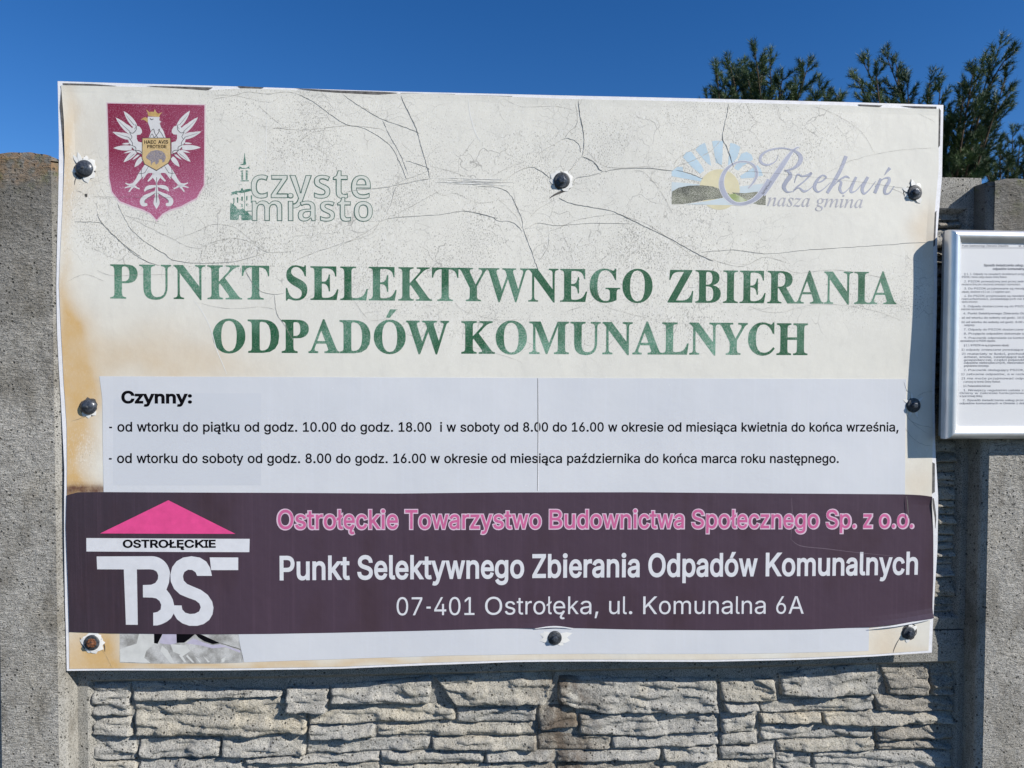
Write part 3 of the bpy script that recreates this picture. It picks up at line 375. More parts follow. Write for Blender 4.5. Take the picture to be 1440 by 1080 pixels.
  'm': (660, ((52,0,52,367,129,367,142,320,148,320,168,344,194,361,224,370,255,373,292,370,323,360,348,344,366,320,375,320,395,344,421,361,452,370,483,373,521,370,553,359,577,342,595,316,606,282,609,239,609,0,509,0,509,214,506,249,495,274,478,289,454,293,430,290,411,281,398,265,385,231,381,184,381,0,281,0,281,214,277,249,267,274,250,289,226,293,201,290,182,280,168,262,156,224,152,173,152,0),)),
  'i': (205, ((103,412,82,415,64,423,52,438,48,461,52,485,64,500,82,508,103,510,123,508,141,500,153,485,157,461,153,438,141,423,123,415),(52,0,52,367,152,367,152,0),)),
  'a': (406, ((142,-7,111,-4,84,6,60,22,43,44,32,73,28,109,33,145,46,174,69,196,101,212,142,222,192,226,256,228,256,244,252,269,241,287,223,297,199,300,172,298,146,292,121,284,95,273,62,341,94,355,128,365,165,372,203,374,248,371,286,360,316,342,338,317,351,285,355,244,355,0,285,0,266,50,263,50,239,24,214,7,183,-3),(179,66,209,71,234,86,246,100,253,118,256,140,256,170,217,169,176,164,150,151,136,132,131,109,134,89,144,76,160,69),)),
  'o': (416, ((207,-7,174,-4,144,3,116,15,91,32,70,54,53,80,40,111,33,145,30,184,36,240,51,287,78,324,114,352,157,368,209,373,242,371,272,364,300,351,325,334,346,313,363,287,375,257,383,223,385,184,380,128,364,81,337,43,302,15,258,-1),(208,74,232,77,251,86,266,102,279,136,283,184,279,232,266,266,251,281,232,290,208,293,184,290,164,281,150,266,137,232,132,184,137,136,150,102,164,86,184,77),)),
 },
 'ital': {
  'n': (364, ((222,-9,208,-6,198,1,191,12,189,28,196,65,216,140,236,216,242,254,241,265,235,272,225,275,211,272,195,263,178,250,159,232,141,212,123,189,107,166,93,142,67,82,42,0,-12,0,53,221,60,245,62,263,60,273,53,280,41,284,23,285,17,285,19,297,67,303,100,310,130,316,133,314,133,308,93,177,142,238,188,281,216,300,241,311,263,315,285,311,298,299,302,278,300,252,293,222,254,88,247,64,245,49,249,37,259,34,274,40,291,59,312,91,322,83,290,32,256,1),)),
  'a': (342, ((50,-8,26,-3,8,10,-3,33,-7,64,-4,101,4,138,18,175,38,211,62,244,90,274,121,298,152,312,183,316,208,312,224,300,232,280,241,309,292,309,231,90,224,62,222,44,224,37,233,35,252,46,282,80,291,72,256,27,224,1,195,-8,180,-5,171,6,168,23,174,57,191,118,154,62,119,23,97,6,74,-5),(82,33,98,37,116,48,134,65,152,87,169,113,185,141,199,171,210,201,217,230,219,257,215,280,204,294,185,299,164,295,143,284,124,266,96,226,74,175,65,148,58,122,54,97,53,73,56,51,66,37),)),
  's': (248, ((78,-8,53,-6,32,-1,18,4,6,6,-4,4,-9,-4,-22,-4,-7,106,4,105,10,65,24,35,37,21,53,13,71,10,93,14,110,26,122,45,126,69,120,93,104,120,83,147,63,175,53,190,46,206,41,222,40,238,42,259,50,278,63,294,80,306,100,314,123,316,147,315,166,310,181,304,193,302,205,305,209,314,220,314,207,214,195,214,188,251,175,278,156,294,130,299,115,296,102,287,94,275,91,261,97,237,116,208,136,181,155,154,165,138,173,122,178,105,179,89,176,63,166,40,151,20,130,5,106,-5),)),
  'z': (266, ((143,-8,114,-5,75,3,37,12,13,15,-7,11,-27,-1,-31,-3,-34,-5,-40,-3,-42,3,-40,9,-32,19,189,261,169,258,149,257,127,258,106,264,88,269,71,271,56,269,44,263,35,253,26,238,15,244,27,276,41,298,56,311,74,315,103,313,140,306,176,298,199,296,217,298,232,306,244,313,250,316,255,314,257,308,256,303,250,295,26,50,46,53,65,54,91,53,115,48,137,43,157,41,179,46,196,61,210,86,220,81,209,47,198,24,187,8,175,-2,160,-6),)),
  'g': (286, ((63,-153,30,-151,2,-143,-21,-131,-38,-115,-48,-96,-52,-75,-42,-39,-13,-6,36,24,19,34,9,44,6,57,10,70,21,84,58,121,32,141,15,165,10,195,15,226,29,256,51,281,80,301,114,314,152,318,177,315,206,307,232,298,246,296,289,296,289,266,243,266,247,252,248,236,243,203,229,174,207,149,179,130,146,118,110,113,82,116,66,101,60,87,66,76,83,65,112,54,159,38,194,19,210,3,220,-16,223,-40,218,-71,203,-99,179,-122,147,-139,108,-150),(111,129,132,133,151,146,167,165,180,190,188,219,191,249,188,272,179,288,165,299,147,302,127,298,108,285,92,265,78,241,69,212,66,182,71,153,86,135),(75,-132,119,-128,151,-114,170,-92,176,-60,173,-45,163,-31,149,-20,132,-10,94,5,52,18,18,-7,-3,-34,-9,-64,-4,-94,12,-115,38,-128),)),
  'm': (550, ((410,-7,391,-3,380,10,376,31,378,53,384,78,424,218,429,240,430,255,428,266,422,272,411,275,393,270,371,258,348,237,325,210,302,176,279,137,264,105,251,72,239,37,228,0,175,0,235,203,243,234,245,257,243,267,237,273,227,275,214,272,196,263,177,249,155,230,134,206,113,179,99,155,86,129,63,70,40,0,-13,0,50,212,58,243,61,263,59,275,51,281,37,285,17,287,19,300,63,304,94,310,113,315,123,316,128,314,130,308,129,303,128,296,91,177,139,238,184,281,226,307,263,316,286,311,299,298,304,277,299,241,285,184,329,242,371,283,411,307,449,316,471,311,484,298,489,275,486,253,479,222,436,65,434,57,433,50,436,39,445,35,457,38,469,48,483,64,499,87,508,76,476,30,443,2),)),
  'i': (177, ((122,394,110,396,98,404,91,415,88,428,91,441,98,452,110,460,122,463,135,460,147,452,155,441,157,428,155,414,147,403,136,396),(33,-8,15,-4,4,8,0,29,3,53,11,86,55,241,58,254,60,264,57,275,50,282,37,286,17,287,20,299,65,305,96,310,124,316,129,314,131,308,130,303,128,296,63,79,58,52,61,37,72,32,87,38,106,55,130,84,140,74,102,28,67,1),)),
 },
}
CAP = {'sans': .509, 'serif': .455, 'hum': .367, 'ital': .316}
AR_W = dict(zip("abcdefghijklmnopqrstuvwxyz", (556,556,500,556,556,278,556,556,222,222,500,222,833,556,556,556,556,333,500,278,556,500,722,500,500,500)))
AR_W.update(dict(zip("ABCDEFGHIJKLMNOPQRSTUVWXYZ", (667,667,722,722,667,611,778,722,278,500,667,556,833,722,778,667,778,722,667,611,722,667,944,667,667,611))))
AR_W.update({c: 556 for c in '0123456789'}); AR_W.update({'.': 278, ',': 278, '-': 333, ':': 278, ';': 278, ' ': 278, '(': 333, ')': 333, '/': 278, '\u2013': 556, '§': 556, '"': 355, '%': 889})
AR_B = dict(AR_W); AR_B.update(dict(zip("abcdefghijklmnopqrstuvwxyz", (556,611,556,611,556,333,611,611,278,278,556,278,889,611,611,611,611,389,556,333,611,556,778,556,556,500))))
AR_B.update({'A': 722, 'B': 722, 'K': 722, 'L': 611})
PLAIN = dict(zip('ąćęłńóśźżĄĆĘŁŃÓŚŹŻ', 'acelnoszzACELNOSZZ'))
def layout(font, s, widths=None, track=0):
    g = GLYPHS[font]; x = 0; out = []
    for ch in s:
        if ch == ' ':
            x += (widths[' ']*.7/1000 if widths else .19)+track; continue
        src = g.get(ch); acc = None
        if src is None and ch == 'Ó': src = g['O']; acc = [[.21, .50], [.27, .61], [.36, .61], [.26, .50]]
        adv = src[0]/1000; k = 1.0
        if widths:
            wch = widths.get(ch, widths.get(PLAIN.get(ch, ch), 556))*.711/1000
            k = wch/adv; adv = wch
        out.append([[(x+ct[i]/1000*k, ct[i+1]/1000) for i in range(0, len(ct), 2)] for ct in src[1]])
        if acc: out.append([[(x+a, b) for a, b in acc]])
        x += adv+track
    return out, x
def text(name, font, s, L, Rt, cap, lift, mat, parent, bold=0, widths=None, y=0.0, depth=None, maxlen=.03, track=0, shear=0, label=None, fit=True):
    """L, Rt: picture points of the first and last letter's foot; cap: height of capitals (x-height for hum / ital) in picture pixels"""
    gl, W = layout(font, s, widths, track)
    x0 = min(p[0] for g in gl for c in g for p in c); x1 = max(p[0] for g in gl for c in g for p in c)
    V, F = [], []
    for g in gl:
        v, f = flat_mesh(g, bold, True); b0 = len(V); V += v; F += [tuple(i+b0 for i in t) for t in f]
    a = P(*L, y); b = P(*Rt, y); cpm = P(L[0], L[1]-cap, y)[1]-a[1]
    sc = cpm/(CAP[font]+2*bold); ux, uz = (b[0]-a[0])/(x1-x0+2*bold), (b[1]-a[1])/(x1-x0+2*bold)
    V2 = [(a[0]+(p[0]-x0+bold)*ux+(p[1]+bold)*sc*shear, a[1]+(p[0]-x0+bold)*uz+(p[1]+bold)*sc) for p in V]
    return decal(name, V2, F, lift, mat, parent, maxlen=maxlen, depth=depth or surf, label=label)

# ------------------------------------------------------------------ materials
def concrete(name, base=(.34, .325, .29), dark=(.17, .165, .15), ochre=(.42, .36, .24), wrinkle=False, och=.5, pits=True, weather=None, pitd=.0016, streak=False):
    q = N(name, .93, .2)
    big = q.noise(5, 4, .6); mid = q.noise(38, 4, .6, sc=(.7, 1, 1.6)); fine = q.noise(420, 3, .7)
    c = q.mix(q.ramp(mid, .36, .66), dark, base)
    c = q.mix(q.ramp(big, .35, .7, .15, .9), c, base)
    c = q.mix(q.math('MULTIPLY', q.ramp(q.noise(9, 3, .6, loc=(3, 1, 7)), .5, .72), och), c, ochre)
    c = q.mix(q.ramp(fine, .38, .68, .0, .55), c, (.52, .51, .47))
    c = q.mix(q.ramp(fine, .50, .34, 0, .7), c, (.07, .07, .065))
    if weather: c = weather(q, c)
    h = q.math('ADD', q.math('MULTIPLY', fine, .7), q.math('MULTIPLY', q.noise(120, 4, .65), 1.6))
    if wrinkle:
        wr = q.noise(150, 4, .62, sc=(.42, 1, 1.5), dist=1.2)
        h = q.math('ADD', q.math('MULTIPLY', h, .7), q.math('MULTIPLY', q.ramp(wr, .3, .62), 1.1))
        c = q.mix(q.ramp(wr, .52, .36, 0, .45), c, (.10, .098, .09))
    if streak: c = q.mix(q.math('MULTIPLY', q.math('MULTIPLY', q.ramp(q.math('ABSOLUTE', q.math('ADD', q.math('SUBTRACT', q.xyz()[0], STX), q.math('MULTIPLY', q.math('SUBTRACT', q.noise(11, 3), .5), .12))), .09, .025), q.ramp(q.noise(26, 4, .65, sc=(1, 1, .6)), .36, .58)), .8), c, (.085, .062, .045))
    if pits:
        v = q.vor(85, rnd=1); n2 = q.noise(30, 1)
        pit = q.math('MULTIPLY', q.ramp(v, .21, .13), q.ramp(n2, .47, .54))
        v2 = q.vor(230, rnd=1); pit2 = q.math('MULTIPLY', q.ramp(v2, .24, .14), q.ramp(q.noise(55, 1, loc=(5, 5, 5)), .44, .52))
        pit = q.math('MAXIMUM', pit, pit2)
        c = q.mix(q.math('MULTIPLY', pit, .85), c, (.05, .05, .045))
        h = q.math('SUBTRACT', h, q.math('MULTIPLY', pit, 3.0))
    q.col(c); q.bump(h, 1.0, pitd); return q.m
def post_weather(q, c):
    z = q.xyz()[2]
    up = q.math('MULTIPLY', q.ramp(q.math('ADD', z, q.math('MULTIPLY', q.noise(7, 3), .5)), 1.75, 2.3), .80)
    c = q.mix(up, c, (.085, .080, .070))
    c = q.mix(q.math('MULTIPLY', q.ramp(q.noise(16, 4, .65, sc=(1, 1, .5), loc=(2, 8, 1)), .48, .66), .5), c, (.10, .085, .06))
    # orange and green lichen along the weathered top
    lich = q.math('MULTIPLY', q.ramp(q.math('ADD', z, q.math('MULTIPLY', q.noise(22, 4, .7), .11)), POST_TOP-.015, POST_TOP+.035), q.math('MULTIPLY', q.ramp(q.noise(60, 3), .40, .56), q.ramp(q.xyz()[0], .3, -.3)))
    c = q.mix(q.math('MULTIPLY', lich, .42), c, (.34, .17, .045))
    return q.mix(q.math('MULTIPLY', q.math('MULTIPLY', q.ramp(z, POST_TOP-.11, POST_TOP-.03), q.ramp(q.noise(33, 4, .7, loc=(9, 2, 4)), .52, .66)), .7), c, (.12, .13, .05))
STX = P(795, 1000)[0]-(P(-14, 600, -.004)[0]+P(1384, 600, -.004)[0]+.122)/2      # rusty run-off below the middle of the sign
POST_TOP = P(40, 212, -.004)[1]
M = {}
M['post'] = concrete('weathered_post_concrete', base=(.46, .44, .40), dark=(.29, .28, .255), wrinkle=True, och=.25, weather=post_weather, pits=True, pitd=.0014)
M['arris'] = concrete('smooth_concrete_arris', base=(.32, .31, .28), dark=(.22, .21, .185), och=.12, weather=post_weather, pitd=.0008)
M['stone'] = concrete('cast_stone_grey', base=(.42, .408, .375), dark=(.17, .168, .155), ochre=(.50, .44, .31), och=.5, pitd=.0024, streak=True)
M['stone_warm'] = concrete('cast_stone_warm', base=(.44, .41, .34), dark=(.20, .185, .155), ochre=(.54, .46, .31), och=.65, pitd=.0024, streak=True)
M['stone_brown'] = concrete('cast_stone_brown', base=(.30, .27, .22), dark=(.09, .08, .065), ochre=(.36, .28, .17), och=.6, pitd=.0024, streak=True)
M['slab'] = concrete('panel_concrete', base=(.26, .25, .225), dark=(.12, .12, .11), och=.2, pitd=.0012)

def film_material():
    q = N('aged_cream_film', .42, .35)
    st, sp, bu = q.attr('stain'), q.attr('speck'), q.attr('burn')
    n1 = q.noise(14, 4, .6); n2 = q.noise(90, 3, .6)
    c = q.mix(q.ramp(n1, .3, .7), (.75, .732, .655), (.695, .68, .615))
    c = q.mix(q.ramp(q.noise(55, 4, .7, sc=(1, 1, .35)), .5, .75, 0, .35), c, (.60, .585, .53))
    c = q.mix(q.math('MULTIPLY', st, q.ramp(n1, .25, .7, .7, 1.1)), c, (.62, .415, .185))
    c = q.mix(q.math('MULTIPLY', q.ramp(n2, .35, .7, .6, 1), bu), c, (.12, .055, .04))
    # soot specks caught in the crazed film, denser where the film has weathered
    a = q.noise(520, 2, .6, sc=(1, 1, .6)); b = q.noise(260, 2, .7, sc=(1, 1, .55), loc=(2, 0, 9))
    thr = q.math('SUBTRACT', .84, q.math('MULTIPLY', sp, .31))
    d1 = q.ramp(q.math('SUBTRACT', a, thr), 0, .06, 0, .6)
    thr2 = q.math('SUBTRACT', .90, q.math('MULTIPLY', sp, .25))
    d2 = q.ramp(q.math('SUBTRACT', b, thr2), 0, .03, 0, .75)
    d = q.math('MAXIMUM', d1, d2)
    c = q.mix(d, c, (.16, .15, .13))
    c = q.mix(q.math('MULTIPLY', q.ramp(q.noise(480, 2, .6, sc=(1, 1, .4), loc=(7, 0, 1)), .54, .66, 0, .6), sp), c, (.86, .85, .82))
    # hairline crazing between the big cracks
    for sc_, k_ in ((16, .60), (37, .42)):
        e = q.n('ShaderNodeTexVoronoi'); e.feature = 'DISTANCE_TO_EDGE'; e.inputs['Scale'].default_value = sc_
        wv = q.n('ShaderNodeVectorMath'); wv.operation = 'MULTIPLY_ADD'; nn = q.n('ShaderNodeTexNoise'); nn.inputs['Scale'].default_value = 12; nn.inputs['Detail'].default_value = 3; q.l(q.co, nn.inputs['Vector'])
        q.l(nn.outputs['Color'], wv.inputs[0]); wv.inputs[1].default_value = (.09, .09, .09); q.l(q.co, wv.inputs[2]); q.l(wv.outputs[0], e.inputs['Vector'])
        ln = q.math('MULTIPLY', q.ramp(e.outputs['Distance'], .013*sc_/16, .002, 0, k_), q.math('MULTIPLY', q.ramp(q.noise(9, 3, .6, loc=(sc_, 0, 3)), .50, .60), q.ramp(sp, .3, .7)))
        c = q.mix(ln, c, (.24, .23, .21))
    q.col(c)
    q.bump(q.math('ADD', q.noise(35, 3), q.math('MULTIPLY', q.noise(420, 2), q.math('MULTIPLY', sp, .35))), .5, .0009)
    return q.m
M['film'] = film_material()
def plain(name, col, rough=.5, spec=.35, var=.12, grain=0., sc=60, bumpd=0., grain_col=None, stripes=0.):
    q = N(name, rough, spec)
    lo = tuple(v*(1-var) for v in col); hi = tuple(min(1, v*(1+var)) for v in col)
    c = q.mix(q.ramp(q.noise(sc, 4, .6), .3, .7), lo, hi)
    if stripes:
        s_ = q.noise(210, 3, .7, sc=(1, 1, .006)); c = q.mix(q.ramp(s_, .42, .72, 0, stripes), c, tuple(min(1, v*1.9+.04) for v in col))
        c = q.mix(q.ramp(q.noise(14, 3, .6, sc=(1, 1, .1)), .4, .7, 0, .5), c, tuple(v*.72 for v in col))
    if grain: c = q.mix(q.ramp(q.noise(560, 2, .7), .50, .62, 0, grain), c, grain_col or (.6, .6, .56))
    q.col(c)
    if bumpd: q.bump(q.noise(sc*2, 4, .65), .8, bumpd)
    return q.m
M['rim'] = plain('white_board_edge', (.80, .80, .82), .45, .4, .08, grain=.35, sc=45, grain_col=(.55, .53, .50))
M['edge_dark'] = plain('dark_edge_tone', (.13, .125, .12), .9, .1, .4, sc=120)  # one dark tone for edge dirt, painted edge shade, seam and tear
def hours_mat():
    q = N('bluish_white_film', .38, .4)
    c = q.mix(q.ramp(q.noise(6, 3), .3, .7), (.60, .62, .655), (.65, .665, .69))
    c = q.mix(q.ramp(q.noise(150, 3, .6, sc=(1, 1, .02)), .5, .75, 0, .22), c, (.69, .71, .77))
    c = q.mix(q.ramp(q.vor(26), .045, .03, 0, .35), c, (.80, .81, .84))
    q.col(c); q.bump(q.noise(18, 3), .5, .001); return q.m
M['hours'] = hours_mat()
M['overprint'] = plain('greyer_print_patch', (.59, .612, .65), .38, .4, .02, sc=8)
def banner_mat():
    q = N('dark_plum_film', .36, .4)
    x = q.xyz()[0]
    c = q.mix(q.ramp(q.math('ADD', x, q.math('MULTIPLY', q.noise(3, 2), .25)), -.80, -.42), (.040, .030, .040), (.070, .045, .066))
    c = q.mix(q.ramp(q.noise(170, 3, .7, sc=(1, 1, .012)), .50, .74, 0, .32), c, (.11, .07, .10))
    c = q.mix(q.ramp(q.noise(9, 3, .6, sc=(1, 1, .5)), .5, .75, 0, .6), c, (.052, .030, .036))
    q.col(c); q.bump(q.math('ADD', q.noise(16, 3), q.math('MULTIPLY', q.noise(5, 3, .6, sc=(1, 1, .25), dist=.8), 2)), .7, .002); return q.m
M['banner'] = banner_mat()
def fade_mat(name, deep, pale, grain, sc=7, lo=.38, hi=.62, gcol=(.66, .67, .62), gthr=(.50, .60), extra=None):
    q = N(name, .5, .3)
    f = q.ramp(q.noise(sc, 3, .55, loc=(3.1, 0, 1.7)), lo, hi)
    if extra: f = extra(q, f)
    c = q.mix(f, deep, pale)
    g = q.noise(600, 2, .75)
    c = q.mix(q.math('MULTIPLY', q.ramp(g, gthr[0], gthr[1], 0, grain), q.ramp(f, 0, 1, .35, 1)), c, gcol)
    c = q.mix(q.ramp(q.noise(640, 2, .7, loc=(4, 4, 4)), .60, .68, 0, .5), c, tuple(v*.35 for v in deep))
    q.col(c); return q.m
M['green'] = fade_mat('faded_green_print', (.006, .092, .034), (.12, .30, .205), .55, lo=.42, hi=.68)
M['green_line'] = fade_mat('pale_green_outline', (.06, .13, .10), (.11, .18, .15), .15, sc=20)
M['green_fill'] = plain('pale_greenish_tint', (.655, .665, .60), .5, .3, .04, grain=.4, sc=90, grain_col=(.42, .46, .43))
M['church'] = fade_mat('dark_green_church_print', (.03, .15, .10), (.13, .27, .21), .75, sc=40)
M['grey_print'] = fade_mat('grey_violet_print', (.33, .35, .43), (.42, .44, .54), .35, sc=12)
M['grey_thin'] = plain('thin_grey_print', (.40, .40, .45), .5, .3, .15, grain=.5)
def crest_fade(q, f):
    x, y, z = q.xyz()
    g = q.ramp(z, CREST_Z-.075, CREST_Z+.03, 1.0, 0.0)
    h = q.ramp(x, CREST_X-.12, CREST_X+.12, 0, .55)
    return q.math('MINIMUM', 1., q.math('ADD', q.math('ADD', q.math('MULTIPLY', g, .8), q.math('MULTIPLY', h, .55)), q.math('MULTIPLY', f, .12)))

# ------------------------------------------------------------------ ground
def ground():
    q = N('dry_grass_and_sand', .95, .1)
    c = q.mix(q.ramp(q.noise(2.5, 5, .6), .4, .6), (.10, .09, .07), (.045, .06, .025))
    c = q.mix(q.ramp(q.noise(40, 3, .7), .4, .7, 0, .6), c, (.16, .14, .11)); q.col(c); q.bump(q.noise(30, 4), 1, .02)
    n = 24; V = []; F = []
    for j in range(n+1):
        for i in range(n+1):
            u, v = (i/n-.5)*2, (j/n-.5)*2
            x, y = .8+math.copysign(abs(u)**2.6*400, u), .1+math.copysign(abs(v)**2.6*400, v)
            V.append((x, y, (mn.noise(Vector((x*.4, y*.4, 0)))*.03 if abs(x)+abs(y) > 4 else 0)-.0))
    F = [(j*(n+1)+i, j*(n+1)+i+1, (j+1)*(n+1)+i+1, (j+1)*(n+1)+i) for j in range(n) for i in range(n)]
    obj('ground', V, F, q.m, None, smooth=True, kind='structure')
ground()

# ------------------------------------------------------------------ fence posts
YF = -.004                                    # front face of the posts
FIELD = .060; BORD = .043                     # recessed field and raised border of the fence panels
XL0 = P(-14, 600, YF)[0]; XL1 = P(86, 600, YF)[0]; XR0 = P(1384, 600, YF)[0]; PW = .122; XR1 = XR0+PW
fence = empty('concrete_fence', ((XL0+XR1)/2, .05, 0), 'weathered grey concrete fence of posts and ledge stone panels carrying the big sign', 'fence')
def post(x0, x1, top, label, seed):
    cx = (x0+x1)/2; w = (x1-x0)/2; ch = .013
    # half outline in plan, front face then the splayed arris then the side
    def zt(x): return top-.012*((x-cx)/w)**2-.003+.0016*mn.noise(Vector((x*60, seed, 0)))
    # rough front face: displaced grid
    nx, nz = 46, 420; V = []; F = []; z0, z1 = .0, top
    for j in range(nz+1):
        for i in range(nx+1):
            x = cx-w+ch+(2*w-2*ch)*i/nx
            f = (j/nz)**.6; z = z0+(zt(x)-z0)*f
            e = min(1, min(i, nx-i)/3)
            d = .0011*mn.fractal(Vector((x*70+seed, z*190, seed)), 1, 2, 3)*e
            rt = max(0, (z-(top-.02))/.02)
            V.append((x, YF+d+.008*rt*rt, z))
    F = [(j*(nx+1)+i, j*(nx+1)+i+1, (j+1)*(nx+1)+i+1, (j+1)*(nx+1)+i) for j in range(nz) for i in range(nx)]
    face = (V, F)
    prof = [(cx-w+ch, YF+.0004), (cx-w+.003, YF+.0065), (cx-w, YF+.011), (cx-w, .125), (cx+w, .125), (cx+w, YF+.011), (cx+w-.003, YF+.0065), (cx+w-ch, YF+.0004)]
    zs = [0, .6, 1.0, 1.3, 1.6, 1.8, 2.0, 2.1]+[top-.02, top-.006, top]
    V = []; F = []
    for z in zs:
        rt = max(0, (z-(top-.02))/.02)
        for (x, y) in prof:
            k = 1-.05*rt*rt
            V.append((cx+(x-cx)*k, y+(.010*rt*rt if y < .06 else 0), min(z, zt(x) if rt > .5 else z)))
    n = len(prof)
    for j in range(len(zs)-1):
        for i in range(n):
            F.append((j*n+i, j*n+(i+1) % n, (j+1)*n+(i+1) % n, (j+1)*n+i))
    F.append([(len(zs)-1)*n+i for i in range(n)])
    root = obj('fence_post', V, F, M['arris'], fence, label=label)
    obj('rough_face', *face, M['post'], root, smooth=True)
    return root
post(XL0, XL1, P(40, 211, YF)[1], 'rough grey concrete post with orange lichen on top, left of the big sign', 3.3)
post(XR0, XR1, P(1420, 248, YF)[1], 'grey concrete post behind the framed notice, right of the big sign', 8.1)

# ------------------------------------------------------------------ fence panels with cast ledge stones
PX0, PX1 = XL1-.02, XR0+.02
ZJ = P(1345, 887, BORD)[1]; PH = P(1345, 249, BORD)[1]; PH = (PH-ZJ)/2
FX0 = P(126, 1010, BORD)[0]; FX1 = P(1344, 1010, BORD)[0]; BT = .072   # stone field limits, top border height
def bord_y(x, z, zt, zb, x0, x1, fx0, fx1):
    d = min(x-fx0, fx1-x, (zt-BT)-z, z-(zb+.03))
    t = min(1, max(0, (d+.004)/.014)); t = t*t*(3-2*t)
    return BORD+(FIELD-BORD)*t+.0008*mn.fractal(Vector((x*30, z*30, 2)), 1, 2, 3)
def panel(zt, x0, x1, fx0, fx1, label):
    zb = zt-PH+.003
    xs = sorted(set([x0, x1]+[fx0-.006+i*.0025 for i in range(9)]+[fx1+.006-i*.0025 for i in range(9)]+list(np.linspace(x0, x1, 60))))
    zs = sorted(set([zb, zt]+[zt-BT+.006-i*.0025 for i in range(9)]+[zb+.024+i*.0025 for i in range(9)]+list(np.linspace(zb, zt, 16))))
    nx, nz = len(xs), len(zs)
    V = [(x, bord_y(x, z, zt, zb, x0, x1, fx0, fx1)+(.004 if z in (zb, zt) else 0), z) for z in zs for x in xs]
    F = [(j*nx+i, j*nx+i+1, (j+1)*nx+i+1, (j+1)*nx+i) for j in range(nz-1) for i in range(nx-1)]
    ring = [i for i in range(nx)]+[j*nx+nx-1 for j in range(1, nz)]+[(nz-1)*nx+i for i in range(nx-2, -1, -1)]+[j*nx for j in range(nz-2, 0, -1)]
    b = len(V); V += [(V[i][0], .10, V[i][2]) for i in ring]; k = len(ring)
    F += [(ring[(i+1) % k], ring[i], b+i, b+(i+1) % k) for i in range(k)]+[[b+i for i in range(k)][::-1]]
    return obj('fence_panel', V, F, M['slab'], fence, label=label)
_sc = [0]
def stone(root, top, bot, d0=.012, d1=.016, mat='stone', rough=1.0, under=1.0, world=False):
    """ledge stone: top and bottom edge lines (left to right); proud d0 (top) .. d1 (bottom) of the field"""
    _sc[0] += 1; sd = _sc[0]*7.13
    if not world:
        top = [P(a, b, FIELD-.014) for a, b in top]; bot = [P(a, b, FIELD-.014) for a, b in bot]
    d0 *= .5; d1 *= R.uniform(.95, 1.25)
    Lx = max(abs(top[-1][0]-top[0][0]), .02); h = max(.012, sum(a[1] for a in top)/len(top)-sum(a[1] for a in bot)/len(bot))
    nx = max(8, int(Lx/.0042)); nz = max(6, int(h/.0036))
    T = resample(top, nx); B = resample(bot, nx); V = []
    tl, tr, bow = R.uniform(-.003, .003), R.uniform(-.003, .003), R.uniform(-.2, .5); tilt = R.uniform(-1, 1)
    for j in range(nz+1):
        v = j/nz                                    # 0 top .. 1 bottom
        for i in range(nx+1):
            u = i/nx
            x = T[i][0]*(1-v)+B[i][0]*v; z = T[i][1]*(1-v)+B[i][1]*v
            ex = min(u*Lx, (1-u)*Lx); ez = v*h; eb = (1-v)*h
            # uneven outline
            jx = .0030*mn.noise(Vector((z*75, sd, 1)))*rough; jz = (.0022*mn.noise(Vector((x*38, sd, 5)))+.0014*mn.noise(Vector((x*120, sd, 6))))*rough
            prof = d0+(d1-d0)*v
            prof += tl*(1-u)+tr*u+bow*.004*math.sin(math.pi*v)
            # layered slaty relief: cleaved ledges and slanting facets
            xq = x+.012*mn.noise(Vector((x*22, z*40, sd+4)))
            s1 = mn.fractal(Vector((x*8+sd, z*110, sd)), .8, 2.1, 5)
            s2 = mn.noise(Vector((xq*9+sd*2, z*80+x*9*tilt, 3))); s3 = mn.noise(Vector((xq*16+sd, z*26, 8)))
            step = .0058*(1/(1+math.exp(-s2*60))-.5)+.0052*(1/(1+math.exp(-(s3-.12)*50))-.5)
            prof += (.0022*s1+step)*rough+.0012*mn.noise(Vector((x*200, z*260, sd)))+.0011*mn.noise(Vector((x*70, z*130, sd)))
            rx = min(1, ex/.0032); rz = min(1, (ez+.001)/.007); rb = min(1, eb/.0022)
            prof *= (1-(1-rx)**2*.65)*(1-(1-rz)**1.6*.6)*(1-(1-rb)**2*.35*under)
            edge = (i in (0, nx)) or (j in (0, nz))
            V.append((x+jx*(1 if edge or True else 0), FIELD-max(prof, .0015), z+jz))
    F = [(j*(nx+1)+i, (j+1)*(nx+1)+i, (j+1)*(nx+1)+i+1, j*(nx+1)+i+1) for j in range(nz) for i in range(nx)]
    ring = [i for i in range(nx+1)]+[j*(nx+1)+nx for j in range(1, nz+1)]+[nz*(nx+1)+i for i in range(nx-1, -1, -1)]+[j*(nx+1) for j in range(nz-1, 0, -1)]
    b = len(V); V += [(V[i][0], FIELD+.006, V[i][2]) for i in ring]; k = len(ring)
    F += [(ring[i], ring[(i+1) % k], b+(i+1) % k, b+i) for i in range(k)]
    o = obj('stone', V, F, M[mat], root)
    me = o.data; me.polygons.foreach_set('use_smooth', [True]*((nx)*(nz))+[False]*k)
    return o
